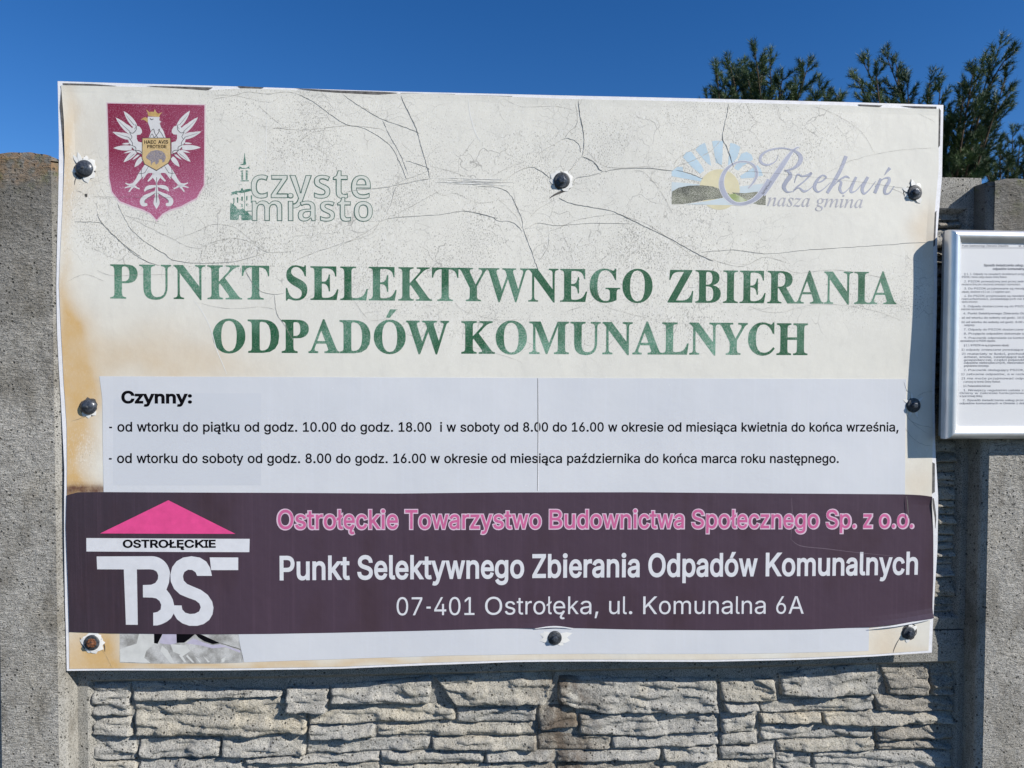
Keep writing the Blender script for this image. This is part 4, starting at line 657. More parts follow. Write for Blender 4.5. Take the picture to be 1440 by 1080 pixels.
def random_stones(root, x0, x1, z1, z0):
    """rows of ledge stones of uneven height between z1 (top) and z0"""
    z = z1
    while z-z0 > .016:
        h = R.choice((.022, .028, .034, .045)); h = min(h, z-z0)
        if z-h-z0 < .014: h = z-z0
        x = x0; 
        while x < x1-.01:
            l = R.uniform(.07, .26)
            if x+l > x1-.05: l = x1-x
            split = h > .032 and R.random() < .5
            mt = R.choice(('stone', 'stone', 'stone_warm', 'stone_brown'))
            for (a, b) in (((z, z-h*.5), (z-h*.5, z-h)) if split else ((z, z-h),)):
                s1, s2 = R.uniform(-.003, .003), R.uniform(-.003, .003); d = R.uniform(.006, .016)
                stone(root, [(x+.001, a-.001+s1*.3), (x+l-.001, a-.001-s1*.3)], [(x+.001, b+.0012), (x+l-.001, b+.0012+abs(s2)*.5)], d, d+R.uniform(.002, .008), mt, world=True)
            x += l
        z -= h
ZT3 = ZJ
ztops = [ZJ+2*PH, ZJ+PH, ZJ, ZJ-PH]
words = ['highest', 'second', 'third', 'lowest']
panels = []
for i, zt in enumerate(ztops):
    lab = ('grey ledge stone concrete fence panel, the %s of the stack behind the sign' % words[i]) if i != 2 else 'ledge stone concrete fence panel seen under the bottom edge of the big sign'
    panels.append(panel(zt, PX0, PX1, FX0, FX1, lab))
q0, q1, zb = PX0, PX1, ZJ-2*PH
o = obj('plinth_board', [(q0, .045, 0), (q1, .045, 0), (q1, .095, 0), (q0, .095, 0), (q0, .045, zb), (q1, .045, zb), (q1, .095, zb), (q0, .095, zb)],
    [(0, 1, 5, 4), (1, 2, 6, 5), (2, 3, 7, 6), (3, 0, 4, 7), (4, 5, 6, 7)], M['slab'], fence)
# stones that show below the sign, measured from the picture
P3 = panels[2]
S = [  # top line, bottom line, proud at top, proud at bottom, material
 ([(127, 964), (180, 962)], [(127, 1007), (181, 1009)], .009, .014, 'stone'),
 ([(128, 1010), (183, 1011)], [(128, 1034), (186, 1036)], .009, .014, 'stone'),
 ([(128, 1037), (188, 1038)], [(128, 1070), (191, 1071)], .008, .013, 'stone'),
 ([(128, 1073), (190, 1073)], [(128, 1094), (191, 1094)], .008, .012, 'stone_warm'),
 ([(179, 961), (250, 965), (300, 970), (397, 973)], [(189, 987), (250, 985), (396, 980)], .012, .021, 'stone'),
 ([(186, 989), (300, 984), (396, 982), (431, 1001)], [(190, 1035), (330, 1036), (431, 1031)], .010, .022, 'stone_warm'),
 ([(401, 969), (461, 968)], [(401, 1001), (460, 1003)], .014, .021, 'stone'),
 ([(464, 967), (540, 960), (608, 953)], [(464, 989), (540, 990), (604, 990)], .009, .018, 'stone'),
 ([(433, 1004), (540, 994), (638, 993)], [(433, 1019), (540, 1017), (640, 1014)], .009, .015, 'stone_warm'),
 ([(611, 955), (690, 949), (782, 946)], [(640, 992), (700, 992), (768, 990)], .010, .023, 'stone_warm'),
 ([(786, 953), (880, 956), (1010, 957)], [(786, 990), (845, 1003), (1012, 1004)], .013, .019, 'stone'),
 ([(612, 993), (632, 995)], [(612, 998), (640, 999)], .003, .007, 'stone_warm'),
 ([(642, 1000), (754, 996)], [(642, 1018), (754, 1016)], .006, .011, 'stone'),
 ([(757, 996), (810, 993)], [(757, 1027), (813, 1023)], .010, .019, 'stone_brown'),
 ([(815, 1007), (960, 1005), (1010, 1007)], [(815, 1034), (900, 1037), (1012, 1030)], .007, .012, 'stone'),
 ([(530, 1024), (640, 1021), (755, 1019)], [(530, 1036), (640, 1036), (755, 1036)], .005, .011, 'stone_warm'),
 ([(433, 1021), (527, 1020)], [(433, 1041), (527, 1038)], .008, .018, 'stone'),
 ([(310, 1038), (430, 1034)], [(310, 1066), (428, 1064)], .009, .016, 'stone'),
 ([(193, 1042), (308, 1040)], [(193, 1068), (308, 1064)], .008, .015, 'stone'),
 ([(431, 1045), (520, 1042), (604, 1040)], [(431, 1062), (604, 1056)], .006, .011, 'stone'),
 ([(607, 1040), (755, 1038)], [(607, 1056), (755, 1056)], .010, .017, 'stone_warm'),
 ([(757, 1030), (812, 1037), (860, 1037)], [(757, 1058), (860, 1056)], .003, .006, 'stone_brown'),
 ([(862, 1039), (940, 1037), (1012, 1033)], [(862, 1055), (1012, 1048)], .006, .014, 'stone'),
 ([(193, 1071), (340, 1069)], [(193, 1090), (340, 1088)], .007, .013, 'stone'),
 ([(343, 1069), (430, 1066), (532, 1062)], [(343, 1075), (532, 1074)], .006, .016, 'stone'),
 ([(345, 1078), (532, 1077)], [(345, 1096), (532, 1094)], .004, .010, 'stone_warm'),
 ([(535, 1060), (679, 1059)], [(535, 1076), (679, 1074)], .009, .017, 'stone'),
 ([(682, 1059), (780, 1058)], [(682, 1073), (780, 1072)], .010, .018, 'stone'),
 ([(784, 1060), (870, 1059), (930, 1056)], [(784, 1073), (930, 1070)], .010, .018, 'stone'),
 ([(535, 1079), (780, 1077)], [(535, 1096), (780, 1094)], .005, .012, 'stone_warm'),
 ([(784, 1076), (930, 1073)], [(784, 1093), (930, 1092)], .005, .012, 'stone_brown'),
 ([(933, 1052), (1010, 1051)], [(933, 1072), (1010, 1069)], .007, .016, 'stone'),
 ([(933, 1076), (1090, 1071)], [(933, 1093), (1090, 1093)], .006, .014, 'stone_warm'),
 ([(1013, 958), (1090, 957)], [(1016, 987), (1095, 988)], .010, .015, 'stone_warm'),
 ([(1018, 990), (1068, 989)], [(1020, 1001), (1068, 999)], .008, .018, 'stone'),
 ([(1014, 1005), (1066, 1003)], [(1016, 1031), (1062, 1032)], .007, .010, 'stone'),
 ([(1014, 1033), (1066, 1032)], [(1014, 1050), (1066, 1046)], .008, .017, 'stone'),
 ([(1013, 1053), (1090, 1050)], [(1013, 1070), (1092, 1067)], .006, .012, 'stone'),
 ([(1099, 950), (1170, 941), (1237, 933)], [(1099, 978), (1170, 980), (1236, 977)], .009, .019, 'stone'),
 ([(1241, 936), (1309, 934)], [(1252, 978), (1309, 979)], .008, .017, 'stone_brown'),
 ([(1311, 936), (1342, 935)], [(1312, 978), (1342, 978)], .008, .012, 'stone_brown'),
 ([(1072, 990), (1150, 985), (1232, 981)], [(1072, 1004), (1150, 1003), (1230, 998)], .006, .011, 'stone'),
 ([(1234, 980), (1342, 982)], [(1234, 1000), (1342, 1001)], .007, .014, 'stone_brown'),
 ([(1069, 1006), (1157, 1006)], [(1071, 1018), (1157, 1017)], .011, .022, 'stone_warm'),
 ([(1159, 1005), (1240, 1000), (1342, 1004)], [(1162, 1021), (1240, 1019), (1342, 1018)], .009, .020, 'stone_warm'),
 ([(1071, 1022), (1160, 1024), (1230, 1022)], [(1071, 1042), (1230, 1038)], .004, .007, 'stone'),
 ([(1233, 1022), (1342, 1020)], [(1235, 1043), (1342, 1040)], .009, .018, 'stone_brown'),
 ([(1094, 1045), (1165, 1042), (1232, 1040)], [(1096, 1058), (1232, 1057)], .007, .014, 'stone_warm'),
 ([(1235, 1046), (1342, 1043)], [(1236, 1056), (1342, 1055)], .006, .013, 'stone_brown'),
 ([(1145, 1061), (1342, 1058)], [(1148, 1092), (1342, 1090)], .008, .014, 'stone'),
 ([(1093, 1062), (1143, 1061)], [(1093, 1091), (1143, 1092)], .005, .010, 'stone'),
]
for s in S: stone(P3, *s)
zl = P(700, 1097, FIELD-.014)[1]
random_stones(P3, FX0+.004, FX1-.004, zl, ZJ-PH+.036)
# stones beside the right edge of the sign
# next bay to the left: only its end shows beside the post
for i, zt in enumerate(ztops):
    panel(zt, XL0-1.9, XL0+.02, XL0-1.86, XL0-(FX0-XL1), None)
xa = P(1262, 600, BORD)[0]
for k in (0, 1):
    random_stones(panels[k], xa, FX1-.004, ztops[k]-BT-.006, ztops[k]-PH+.038)

# ------------------------------------------------------------------ the big sign board
BX, BZ = (P(80, 500)[0]+P(1318, 500)[0])/2, P(700, 944)[1]
sign = empty('information_sign', (BX, 0, BZ), 'wide cracked cream sign with green title and plum banner, screwed to the fence', 'sign')
CREST_X, CREST_Z = P(220, 225)[0]-BX, P(220, 235)[1]-BZ
o_top = [(81, 114), (300, 121), (560, 129), (800, 135), (1060, 141), (1326, 148)]
o_bot = [(93, 944), (200, 943), (330, 942), (480, 940), (600, 935), (720, 931), (860, 930), (1000, 930), (1130, 927), (1230, 923), (1311, 918)]
o_left = [(81, 114), (82, 200), (81, 300), (80, 400), (81, 470), (83, 520), (87, 590), (91, 660), (91, 740), (91, 850), (93, 944)]
o_right = [(1326, 148), (1325, 250), (1318, 330), (1317, 400), (1316, 480), (1315, 560), (1316, 640), (1319, 700), (1318, 770), (1314, 850), (1311, 918)]
sheet('backing_board', o_top, o_right, o_bot, o_left, 120, 84, 0, M['rim'], sign, thick=.004)
f_top = [(86, 120), (130, 121), (215, 123), (265, 126), (290, 128), (340, 125), (420, 127), (470, 131), (530, 134), (562, 132), (600, 132), (700, 136), (800, 140), (900, 142), (1060, 146), (1180, 149), (1240, 152), (1319, 154)]
f_bot = [(97, 941), (200, 940), (330, 939), (480, 937), (600, 931.5), (720, 928), (860, 927), (1000, 927), (1130, 924), (1230, 920), (1306, 915)]
f_left = [(86, 120), (90, 170), (91, 220), (88, 280), (86, 340), (84, 400), (87, 470), (90, 540), (94, 600), (95, 660), (95, 760), (96, 850), (97, 941)]
f_right = [(1319, 154), (1320, 240), (1314, 300), (1311, 345), (1312, 400), (1311, 500), (1312, 600), (1311, 660), (1310, 700), (1311, 800), (1309, 860), (1306, 915)]
blobs = [(93, 330, 9, 150, .32), (99, 490, 16, 65, .9), (104, 540, 26, 70, .95), (118, 600, 20, 60, .35), (98, 650, 10, 60, .9), (200, 505, 95, 40, .42), (300, 520, 90, 25, .18), (110, 225, 28, 50, .22),
         (100, 680, 30, 18, .75), (140, 690, 30, 8, .4), (118, 915, 50, 38, .85), (150, 905, 22, 30, .5), (230, 938, 120, 10, .55), (420, 934, 160, 8, .45), (620, 928, 180, 7, .30), (1060, 926, 300, 7, .25), (1240, 905, 40, 26, .35),
         (1305, 330, 16, 40, .35), (1296, 620, 30, 60, .12), (1290, 680, 26, 20, .22), (95, 180, 8, 60, .3)]
BW = [(P(a, b), P(a+rx, b)[0]-P(a, b)[0], P(a, b)[1]-P(a, b+rz)[1], k) for a, b, rx, rz, k in blobs]
def stain(x, z):
    n = .02*mn.noise(Vector((x*14, z*14, 0))); x += n; z += .02*mn.noise(Vector((x*11, z*17, 5)))
    return min(1, sum(k*math.exp(-((x-p[0])/rx)**2*.7-((z-p[1])/rz)**2*.7) for p, rx, rz, k in BW))
sp_b = [(560, 250, 330, 150, .95), (330, 230, 200, 120, .95), (900, 300, 220, 160, 1.0), (1060, 190, 140, 70, 1.1), (1180, 170, 60, 30, .3), (700, 420, 350, 90, .9), (1000, 430, 250, 60, .9), (220, 330, 110, 60, .85), (1230, 400, 60, 40, .8), (120, 640, 26, 40, .8), (1290, 400, 30, 60, .75), (1295, 640, 24, 36, .5), (140, 280, 50, 60, .7)]
SB = [(P(a, b), P(a+rx, b)[0]-P(a, b)[0], P(a, b)[1]-P(a, b+rz)[1], k) for a, b, rx, rz, k in sp_b]
def speck(x, z):
    return max(.12, min(1, sum(k*math.exp(-((x-p[0])/rx)**2-((z-p[1])/rz)**2) for p, rx, rz, k in SB))*(.8+.3*mn.noise(Vector((x*9, z*9, 9)))))
bp = [P(118, 688), P(150, 690), P(100, 690)]
def burn(x, z):
    return min(1, sum(.9*math.exp(-((x-p[0])/.035)**2-((z-p[1])/.010)**2) for p in bp))
film = sheet('cream_film', f_top, f_right, f_bot, f_left, 260, 170, .0007, M['film'], sign, thick=.0003,
      curl=lambda u, v: .0025*max(0, 1-u/.012)*max(0, 1-abs(v-.10)/.10)+.0012*max(0, 1-v/.01)*(.5+.5*mn.noise(Vector((u*30, 0, 0))))+.002*max(0, 1-(1-u)/.008)*max(0, 1-abs(v-.25)/.12), attrs={'stain': stain, 'speck': speck, 'burn': burn})

# dark strips where the film curls off the edge: adhesive dirt and painted-in curl shadow
edge_strips = [[(88, 117), (130, 118), (165, 121), (150, 123), (92, 123)], [(205, 121), (250, 122), (300, 123.5), (292, 128), (275, 129), (250, 126)], [(334, 121.5), (372, 123.5), (365, 126), (340, 125)],
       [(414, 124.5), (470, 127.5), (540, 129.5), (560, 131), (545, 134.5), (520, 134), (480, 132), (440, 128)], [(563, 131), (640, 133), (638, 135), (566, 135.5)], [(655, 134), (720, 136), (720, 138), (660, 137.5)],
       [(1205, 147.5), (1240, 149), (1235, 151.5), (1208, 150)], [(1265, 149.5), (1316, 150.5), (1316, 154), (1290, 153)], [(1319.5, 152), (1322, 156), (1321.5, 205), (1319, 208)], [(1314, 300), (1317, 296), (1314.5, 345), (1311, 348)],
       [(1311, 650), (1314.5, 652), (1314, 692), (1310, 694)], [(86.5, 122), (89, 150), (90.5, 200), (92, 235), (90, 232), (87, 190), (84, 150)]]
for r_ in edge_strips: poly('dark_edge_strip', r_, .1004, M['edge_dark'], sign)

def crest_mats():
    return (fade_mat('crimson_shield_print', (.20, .003, .028), (.42, .11, .21), .75, sc=9, gcol=(.60, .40, .50), gthr=(.52, .62), extra=crest_fade),
            plain('gold_escutcheon', (.60, .43, .20), .5, .3, .12, grain=.45, sc=120, grain_col=(.66, .55, .38)))
M_crest, gold2 = crest_mats()

# sheets stuck over the cream film
LH = .0011; LC = .1006
sheet('opening_hours_sheet', [(140, 529), (400, 530), (800, 531.5), (1275, 533)], [(1275, 533), (1274, 600), (1272, 696)], [(147, 696), (500, 697), (900, 698), (1272, 696)], [(140, 529), (144, 560), (145, 620), (147, 696)], 130, 20, LH, M['hours'], sign)
LT = .2005
poly('reprinted_area', [(160, 561), (250, 561), (250, 553), (368, 553), (368, 682), (160, 682)], LT-.00025, M['overprint'], sign)
strokes('sheet_seam', [[(756, 532, .7), (756.3, 600, .9), (756, 650, .7), (755.5, 690, .5)]], LT, M['edge_dark'], sign)
strokes('sheet_seam', [[(757.2, 532, .7), (757.5, 600, .9), (757.2, 650, 1.2), (756.8, 690, 1.2)]], LT+.0002, M['rim'], sign)
sheet('lower_white_strip', [(335, 884), (600, 882), (900, 880), (1222, 878)], [(1222, 878), (1221.5, 900), (1221, 915)], [(344, 930.5), (480, 926), (640, 921), (840, 919), (1040, 918.5), (1221, 915)], [(335, 884), (338, 905), (344, 930.5)], 90, 6, LH, M['hours'], sign)
LB = .0015
b_top = [(95, 696), (110, 692), (142, 691.5), (380, 692.5), (560, 693.5), (700, 692), (900, 692), (1100, 693.5), (1274, 695), (1296, 696), (1309, 698)]
b_bot = [(97, 889), (150, 891), (300, 891), (380, 890.5), (470, 889), (560, 887), (700, 883.5), (800, 883), (880, 884.5), (1000, 885.5), (1130, 884.5), (1222, 881.5), (1270, 876), (1311, 868)]
sheet('company_banner', b_top, [(1309, 698), (1311.5, 750), (1312, 810), (1311, 868)], b_bot, [(95, 696), (94, 740), (96, 820), (97, 889)], 150, 26, LB, M['banner'], sign,
      curl=lambda u, v: .006*max(0, (v-.9)/.1)**2*max(0, (u-.9)/.1)**1.2+.003*max(0, 1-v/.06)*max(0, (u-.955)/.045)+.002*max(0, (v-.94)/.06)*math.exp(-((u-.545)/.02)**2))
LT2 = .3004
# pale curled hem where the banner has lifted at the lower right
strokes('curled_hem', [[(1222, 882.5, .8), (1250, 880, 2.2), (1275, 876, 2.6), (1300, 871, 2.4), (1311, 868.5, 1.0)]], .0058, M['rim'], sign)
strokes('curled_hem', [[(752, 883.5, .6), (770, 881.3, 2.0), (785, 881, 2.2), (806, 883, .6)]], .0036, M['rim'], sign)
for r_ in [[(1273, 697, .5), (1274.5, 712, 1.4), (1275.5, 728, .5)], [(1310, 700, 2), (1311, 712, 3.5), (1313, 726, 2.5), (1313, 742, .6)]]: strokes('dark_edge_strip', [r_], .0046, M['edge_dark'], sign)
strokes('pale_scratch', [[(1110, 757, .3), (1125, 767, .9), (1160, 771, .9), (1200, 776, .7), (1260, 782, .3)], [(1112, 700, .3), (1113, 725, .7), (1111, 757, .3)]], LT2, plain('pale_scratch', (.16, .12, .15)), sign)

# ------------------------------------------------------------------ main lettering
text('green_title', 'serif', 'PUNKT SELEKTYWNEGO ZBIERANIA', (156, 420), (1260, 428), 48.2, LC, M['green'], sign, bold=.001)
text('green_title', 'serif', 'ODPADÓW KOMUNALNYCH', (300, 496), (1135, 499.5), 47, LC, M['green'], sign, bold=.004)
ink = plain('black_print', (.004, .004, .006), .9, .05, .2)
text('hours_lettering', 'sans', 'Czynny:', (171, 567.5), (271, 567.5), 18.0, LT, ink, sign, bold=.034, widths={**AR_B, 'C': 760, 'y': 600, 'n': 640, ':': 300})
text('hours_lettering', 'sans', '- od wtorku do piątku od godz. 10.00 do godz. 18.00  i w soboty od 8.00 do 16.00 w okresie od miesiąca kwietnia do końca września,', (154, 607), (1264, 607), 13.9, LT, ink, sign, bold=.014, widths=AR_W)
text('hours_lettering', 'sans', '- od wtorku do soboty od godz. 8.00 do godz. 16.00 w okresie od miesiąca października do końca marca roku następnego.', (154, 651), (1179, 651), 13.9, LT, ink, sign, bold=.014, widths=AR_W)
pinko = plain('pale_pink_outline', (.66, .50, .60), .4, .35, .06)
pinki = plain('dull_pink_print', (.56, .13, .29), .4, .35, .10)
white = plain('white_cut_lettering', (.68, .69, .72), .4, .35, .05, stripes=.0)
txt = 'Ostrołęckie Towarzystwo Budownictwa Społecznego Sp. z o.o.'
text('pink_lettering_outline', 'sans', txt, (389.5, 745), (1285, 743.6), 30, LT2, pinko, sign, bold=.040, widths=AR_B)
text('pink_lettering', 'sans', txt, (391.5, 743.4), (1282.8, 742), 27, LT2+.0004, pinki, sign, bold=.010, widths=AR_B)
text('white_lettering', 'sans', 'Punkt Selektywnego Zbierania Odpadów Komunalnych', (394, 815.5), (1290, 808), 34.6, LT2, white, sign, bold=.019, widths=AR_B)
text('white_lettering', 'sans', '07-401 Ostrołęka, ul. Komunalna 6A', (558, 864.5), (1129, 862), 25.3, LT2, white, sign, bold=.0, widths=AR_W)

# ------------------------------------------------------------------ company emblem with the pink roof
def T6(pts): return [(80+a/3.8563, 680+b/3.8563) for a, b in pts]
pink = plain('bright_pink_print', (.74, .075, .26), .4, .35, .08)
poly('pink_roof', T6([(240, 268), (610, 88), (972, 270)]), LT2, pink, sign)
poly('white_bar', T6([(165, 293), (1049, 297), (1047, 369), (165, 366)]), LT2, white, sign)
text('emblem_lettering', 'sans', 'OSTROŁĘCKIE', (174, 769.8), (304.6, 769.6), 11.6, LT2+.0004, ink, sign, bold=.030, widths={**AR_B, 'C': 760, 'K': 740, 'S': 600, 'I': 290, 'E': 580, 'Ę': 580, 'Ł': 560, 'R': 640})
def arc(cx, cy, rx, ry, a0, a1, n=12):
    return [(cx+rx*math.cos(rad(a0+(a1-a0)*i/n)), cy-ry*math.sin(rad(a0+(a1-a0)*i/n))) for i in range(n+1)]
TB = [(220, 393), (520, 391)]+arc(520, 490, 98, 99, 85, 12, 8)+[(618, 480), (612, 535), (598, 572), (618, 598), (632, 625), (640, 658), (638, 700), (622, 728), (600, 746), (572, 760), (548, 767), (525, 768), (525, 699), (548, 694), (566, 680), (569, 655), (560, 634), (542, 620), (520, 616), (470, 615), (470, 548), (515, 546), (538, 536), (552, 515), (554, 495), (546, 475), (530, 465), (510, 462), (438, 463), (440, 765), (375, 765), (367, 463), (222, 463)]
poly('emblem_letter', T6(TB), LT2, white, sign)
SL = [(845, 497), (765, 497), (757, 478), (738, 465), (716, 464), (696, 476), (688, 498), (692, 522), (710, 541), (740, 554), (785, 573), (822, 600), (846, 636), (853, 670), (848, 705), (830, 736), (800, 758), (765, 768), (722, 768), (684, 755), (655, 733), (638, 705), (632, 658), (680, 658), (684, 680), (700, 697), (725, 704), (752, 702), (775, 690), (784, 668), (777, 647), (755, 630), (715, 616), (672, 598), (640, 568), (622, 528), (620, 490), (630, 450), (654, 418), (690, 398), (735, 391), (780, 398), (815, 420), (836, 455)]
poly('emblem_letter', T6(SL), LT2+.0002, white, sign)
poly('emblem_bar', T6([(833, 397), (987, 398), (987, 466), (841, 466)]), LT2, white, sign)

# torn paper beneath the banner, lower left
torn = fade_mat('torn_silvery_backing', (.27, .265, .25), (.54, .54, .525), .5, sc=26, lo=.40, hi=.60, gcol=(.70, .70, .68), gthr=(.52, .62))
poly('torn_backing', [(168, 889), (334, 889), (341, 905), (343, 931), (300, 932.5), (200, 933), (168, 932)], LC, torn, sign)
tw = plain('bare_torn_patch', (.62, .625, .60), .8, .2, .1, grain=.4, sc=40)
tv = plain('lilac_torn_edge', (.50, .47, .58), .6, .3, .1)
poly('bare_patch', [(168.5, 913), (180, 909), (192, 905), (196, 889), (216, 889), (217, 905), (206, 915), (203, 925), (212, 932), (168.5, 931)], LC+.0002, tw, sign)
for r_ in [[(240, 905), (262, 907), (268, 915), (258, 922), (244, 916)], [(228, 907), (236, 914), (246, 932), (240, 932), (226, 915)], [(256, 920), (263, 931), (260, 931), (252, 921)], [(264, 920), (274, 931), (271, 931), (262, 922)], [(274, 921), (284, 931), (281, 931)], [(286, 921), (296, 930), (293, 931)], [(312, 926), (318, 923), (316, 930), (312, 931)], [(200, 893), (216, 906), (213, 909), (198, 898)]]: poly('bare_patch', r_, LC+.0002, tw, sign)
poly('black_remnant', [[(217, 889), (230, 889), (222, 905), (217, 904)], [(248.6, 889), (277, 889), (268, 897), (260, 903), (249, 903.5)], [(275, 890), (285, 892), (310, 903.5), (300, 905), (288, 901), (280, 896)]], LC+.0006, ink, sign)
poly('torn_flap', [(230, 889), (248.6, 889), (249, 904), (240, 906), (230, 905), (224, 904)], LC+.0005, tv, sign)
poly('torn_flap', [(262, 904), (272, 897), (278, 899), (288, 903), (300, 906.5), (310, 905), (339, 914), (338, 917), (318, 909), (300, 911), (284, 907), (270, 905)], LC+.0004, tv, sign)
strokes('torn_edge', [[(310, 903, .4), (325, 908, .9), (340, 914, .8), (341, 930, .4)]], LC+.0012, M['edge_dark'], sign)

# ------------------------------------------------------------------ coat of arms
def T9(pts): return [(140+a/9, 135+b/9) for a, b in pts]
def U9(pts): return [(160+a/9, 195+b/9) for a, b in pts]
shield = [(149.4, 143.8), (289.6, 147.2), (289.2, 200), (288.6, 262), (278, 280.5), (255, 292.5), (240, 297), (229, 303), (220.6, 312), (212, 302.5), (200, 296.5), (185.7, 292), (167, 284.5), (155.8, 271), (151.6, 250)]
crest = empty('coat_of_arms', (0, 0, 0)); crest.parent = sign
pk = plain('washed_out_pink', (.66, .50, .55), .5, .3, .08, grain=.4)
LC = .1006
poly('shield_border', shield, LC, pk, crest)
cxm, cym = 220, 225
poly('shield_field', [(cxm+(a-cxm)*.978, cym+(b-cym)*.975-.5) for a, b in shield], LC+.0002, M_crest, crest)
ew = plain('white_eagle_print', (.66, .66, .655), .5, .3, .08, grain=.25, grain_col=(.5, .42, .45))
feathers = [((455, 385), (305, 190), 74), ((405, 470), (203, 272), 78), ((372, 530), (160, 453), 66), ((405, 655), (168, 655), 66), ((455, 700), (298, 836), 66), ((535, 780), (438, 900), 60),
            ((415, 430), (330, 350), 30), ((375, 495), (270, 460), 24), ((370, 600), (280, 605), 22), ((420, 690), (300, 722), 22), ((500, 740), (410, 810), 24)]
def leaf(a, b, wd, n=7):
    dx, dy = b[0]-a[0], b[1]-a[1]; l = math.hypot(dx, dy); nx, ny = -dy/l, dx/l
    f = [math.sin(math.pi*min(1, .22+.78*(i/n)**.9))**.8*wd/2 for i in range(n+1)]
    A = [(a[0]+dx*i/n+nx*f[i], a[1]+dy*i/n+ny*f[i]) for i in range(n+1)]; B = [(a[0]+dx*i/n-nx*f[i], a[1]+dy*i/n-ny*f[i]) for i in range(n+1)]
    return A[:-1]+[b]+B[:-1][::-1]
mir = lambda pts, c=727: [(2*c-a, b) for a, b in pts]
fp = [T9(leaf(*f)) for f in feathers]+[T9(mir(leaf(*f))) for f in feathers]
for k_, f in enumerate(fp): poly('feather', f, LC+.0003+.00003*(k_ % 11), ew, crest)
wing = [(470, 375), (510, 390), (535, 430), (538, 462), (515, 488), (470, 492), (470, 540), (485, 575), (540, 590), (540, 735), (480, 712), (410, 655), (372, 600), (358, 540), (378, 470), (415, 400), (440, 378)]
poly('wing', T9(wing), LC+.0006, ew, crest); poly('wing', T9(mir(wing)), LC+.0006, ew, crest)
poly('eagle_head', T9([(612, 262), (765, 268), (758, 308), (782, 325), (764, 350), (780, 395), (812, 445), (842, 540), (618, 540), (650, 455), (632, 385), (612, 335)]), LC+.0006, ew, crest)
gold = plain('dull_gold_print', (.52, .34, .12), .5, .3, .2, grain=.4, sc=200, grain_col=(.6, .5, .3))
poly('beak', T9([(612, 282), (575, 268), (535, 290), (520, 302), (560, 300), (590, 318), (602, 338), (614, 320)]), LC+.0007, gold, crest)
poly('crown', T9([(615, 252), (612, 215), (590, 168), (632, 208), (650, 200), (690, 205), (700, 165), (722, 208), (748, 225), (800, 208), (768, 240), (757, 268), (690, 262)]), LC+.0007, gold, crest)
dk = plain('thin_dark_outline', (.08, .075, .08), .5, .3, .3)
poly('escutcheon_outline', T9([(536, 528), (905, 530), (909, 792), (874, 856), (720, 950), (566, 866), (532, 792)]), LC+.0008, dk, crest)
poly('escutcheon', T9([(544, 536), (897, 538), (900, 790), (868, 848), (720, 938), (573, 858), (541, 788)]), LC+.001, gold2, crest)
text('motto', 'sans', 'HAEC AVIS', T9([(566, 605)])[0], T9([(872, 605)])[0], 4.9, LC+.0013, ink, crest, bold=.022, widths={**AR_B, ' ': 420})
text('motto', 'sans', 'PROTEGE', T9([(602, 662)])[0], T9([(850, 662)])[0], 4.7, LC+.0013, ink, crest, bold=.022, widths=AR_B)
bl = plain('faded_blue_beast', (.24, .22, .26), .5, .3, .3, grain=.6, sc=300, grain_col=(.55, .45, .3))
poly('beast', T9([(585, 775), (612, 735), (650, 700), (720, 684), (790, 698), (832, 735), (842, 780), (825, 830), (800, 845), (790, 805), (760, 800), (745, 850), (715, 870), (700, 830), (670, 845), (655, 880), (645, 820), (610, 800)]), LC+.0013, bl, crest)
# feather joints
J = [[(455, 360, 6), (465, 420, 8), (420, 470, 8), (378, 455, 6)], [(378, 455, 6), (400, 500, 7), (408, 520, 7), (385, 548, 7), (365, 520, 6)], [(385, 548, 7), (412, 590, 8), (410, 625, 7), (370, 600, 6)], [(410, 625, 7), (455, 650, 8), (450, 690, 7), (408, 650, 6)], [(455, 690, 8), (500, 690, 8), (528, 715, 8), (490, 740, 7), (455, 690, 6)],
     [(440, 370, 6), (380, 300, 4), (330, 235, 2)], [(385, 450, 6), (300, 375, 4), (235, 310, 2)], [(375, 525, 6), (290, 500, 4), (210, 475, 2)], [(440, 730, 6), (385, 775, 4), (340, 815, 2)], [(470, 380, 5), (440, 420, 5)]]
Jp = [[(140+a/9, 135+b/9, c/9) for a, b, c in l] for l in J]+[[(140+(2*727-a)/9, 135+b/9, c/9) for a, b, c in l] for l in J]
Jp += [[(140+a/9, 135+b/9, c/9) for a, b, c in l] for l in ([(650, 450, 6), (685, 420, 8), (700, 470, 8), (740, 530, 8)], [(740, 440, 6), (760, 420, 8), (745, 470, 8), (690, 530, 8)], [(630, 540, 6), (665, 480, 8), (690, 530, 8)], [(760, 440, 6), (790, 480, 8), (815, 530, 7)], [(640, 285, 9), (660, 300, 12), (685, 290, 6)])]
strokes('feather_outline', Jp, LC+.0009, dk, crest, k=4)
# legs, claws and plume of the tail
def u(l): return [(160+a/9, 195+b/9, c/9) for a, b, c in l]
um = lambda l, c=543: [(2*c-a, b, w_) for a, b, w_ in l]
LG = [[(440, 340, 90), (400, 400, 100), (340, 460, 70), (290, 530, 46), (240, 590, 42)], [(245, 580, 40), (190, 580, 22), (142, 560, 12)], [(245, 590, 36), (190, 605, 20), (135, 622, 12)], [(245, 600, 36), (220, 630, 22), (190, 672, 18)], [(250, 595, 34), (290, 620, 18), (325, 635, 18)],
      [(520, 400, 90), (470, 410, 50), (420, 430, 26), (385, 480, 18), (365, 515, 6)], [(495, 420, 20), (500, 455, 26), (470, 500, 30), (430, 540, 16)],
      [(535, 600, 18), (470, 610, 46), (420, 630, 50), (385, 665, 12)], [(535, 665, 16), (460, 710, 46), (395, 745, 60), (360, 790, 62), (375, 830, 54), (425, 835, 30)]]
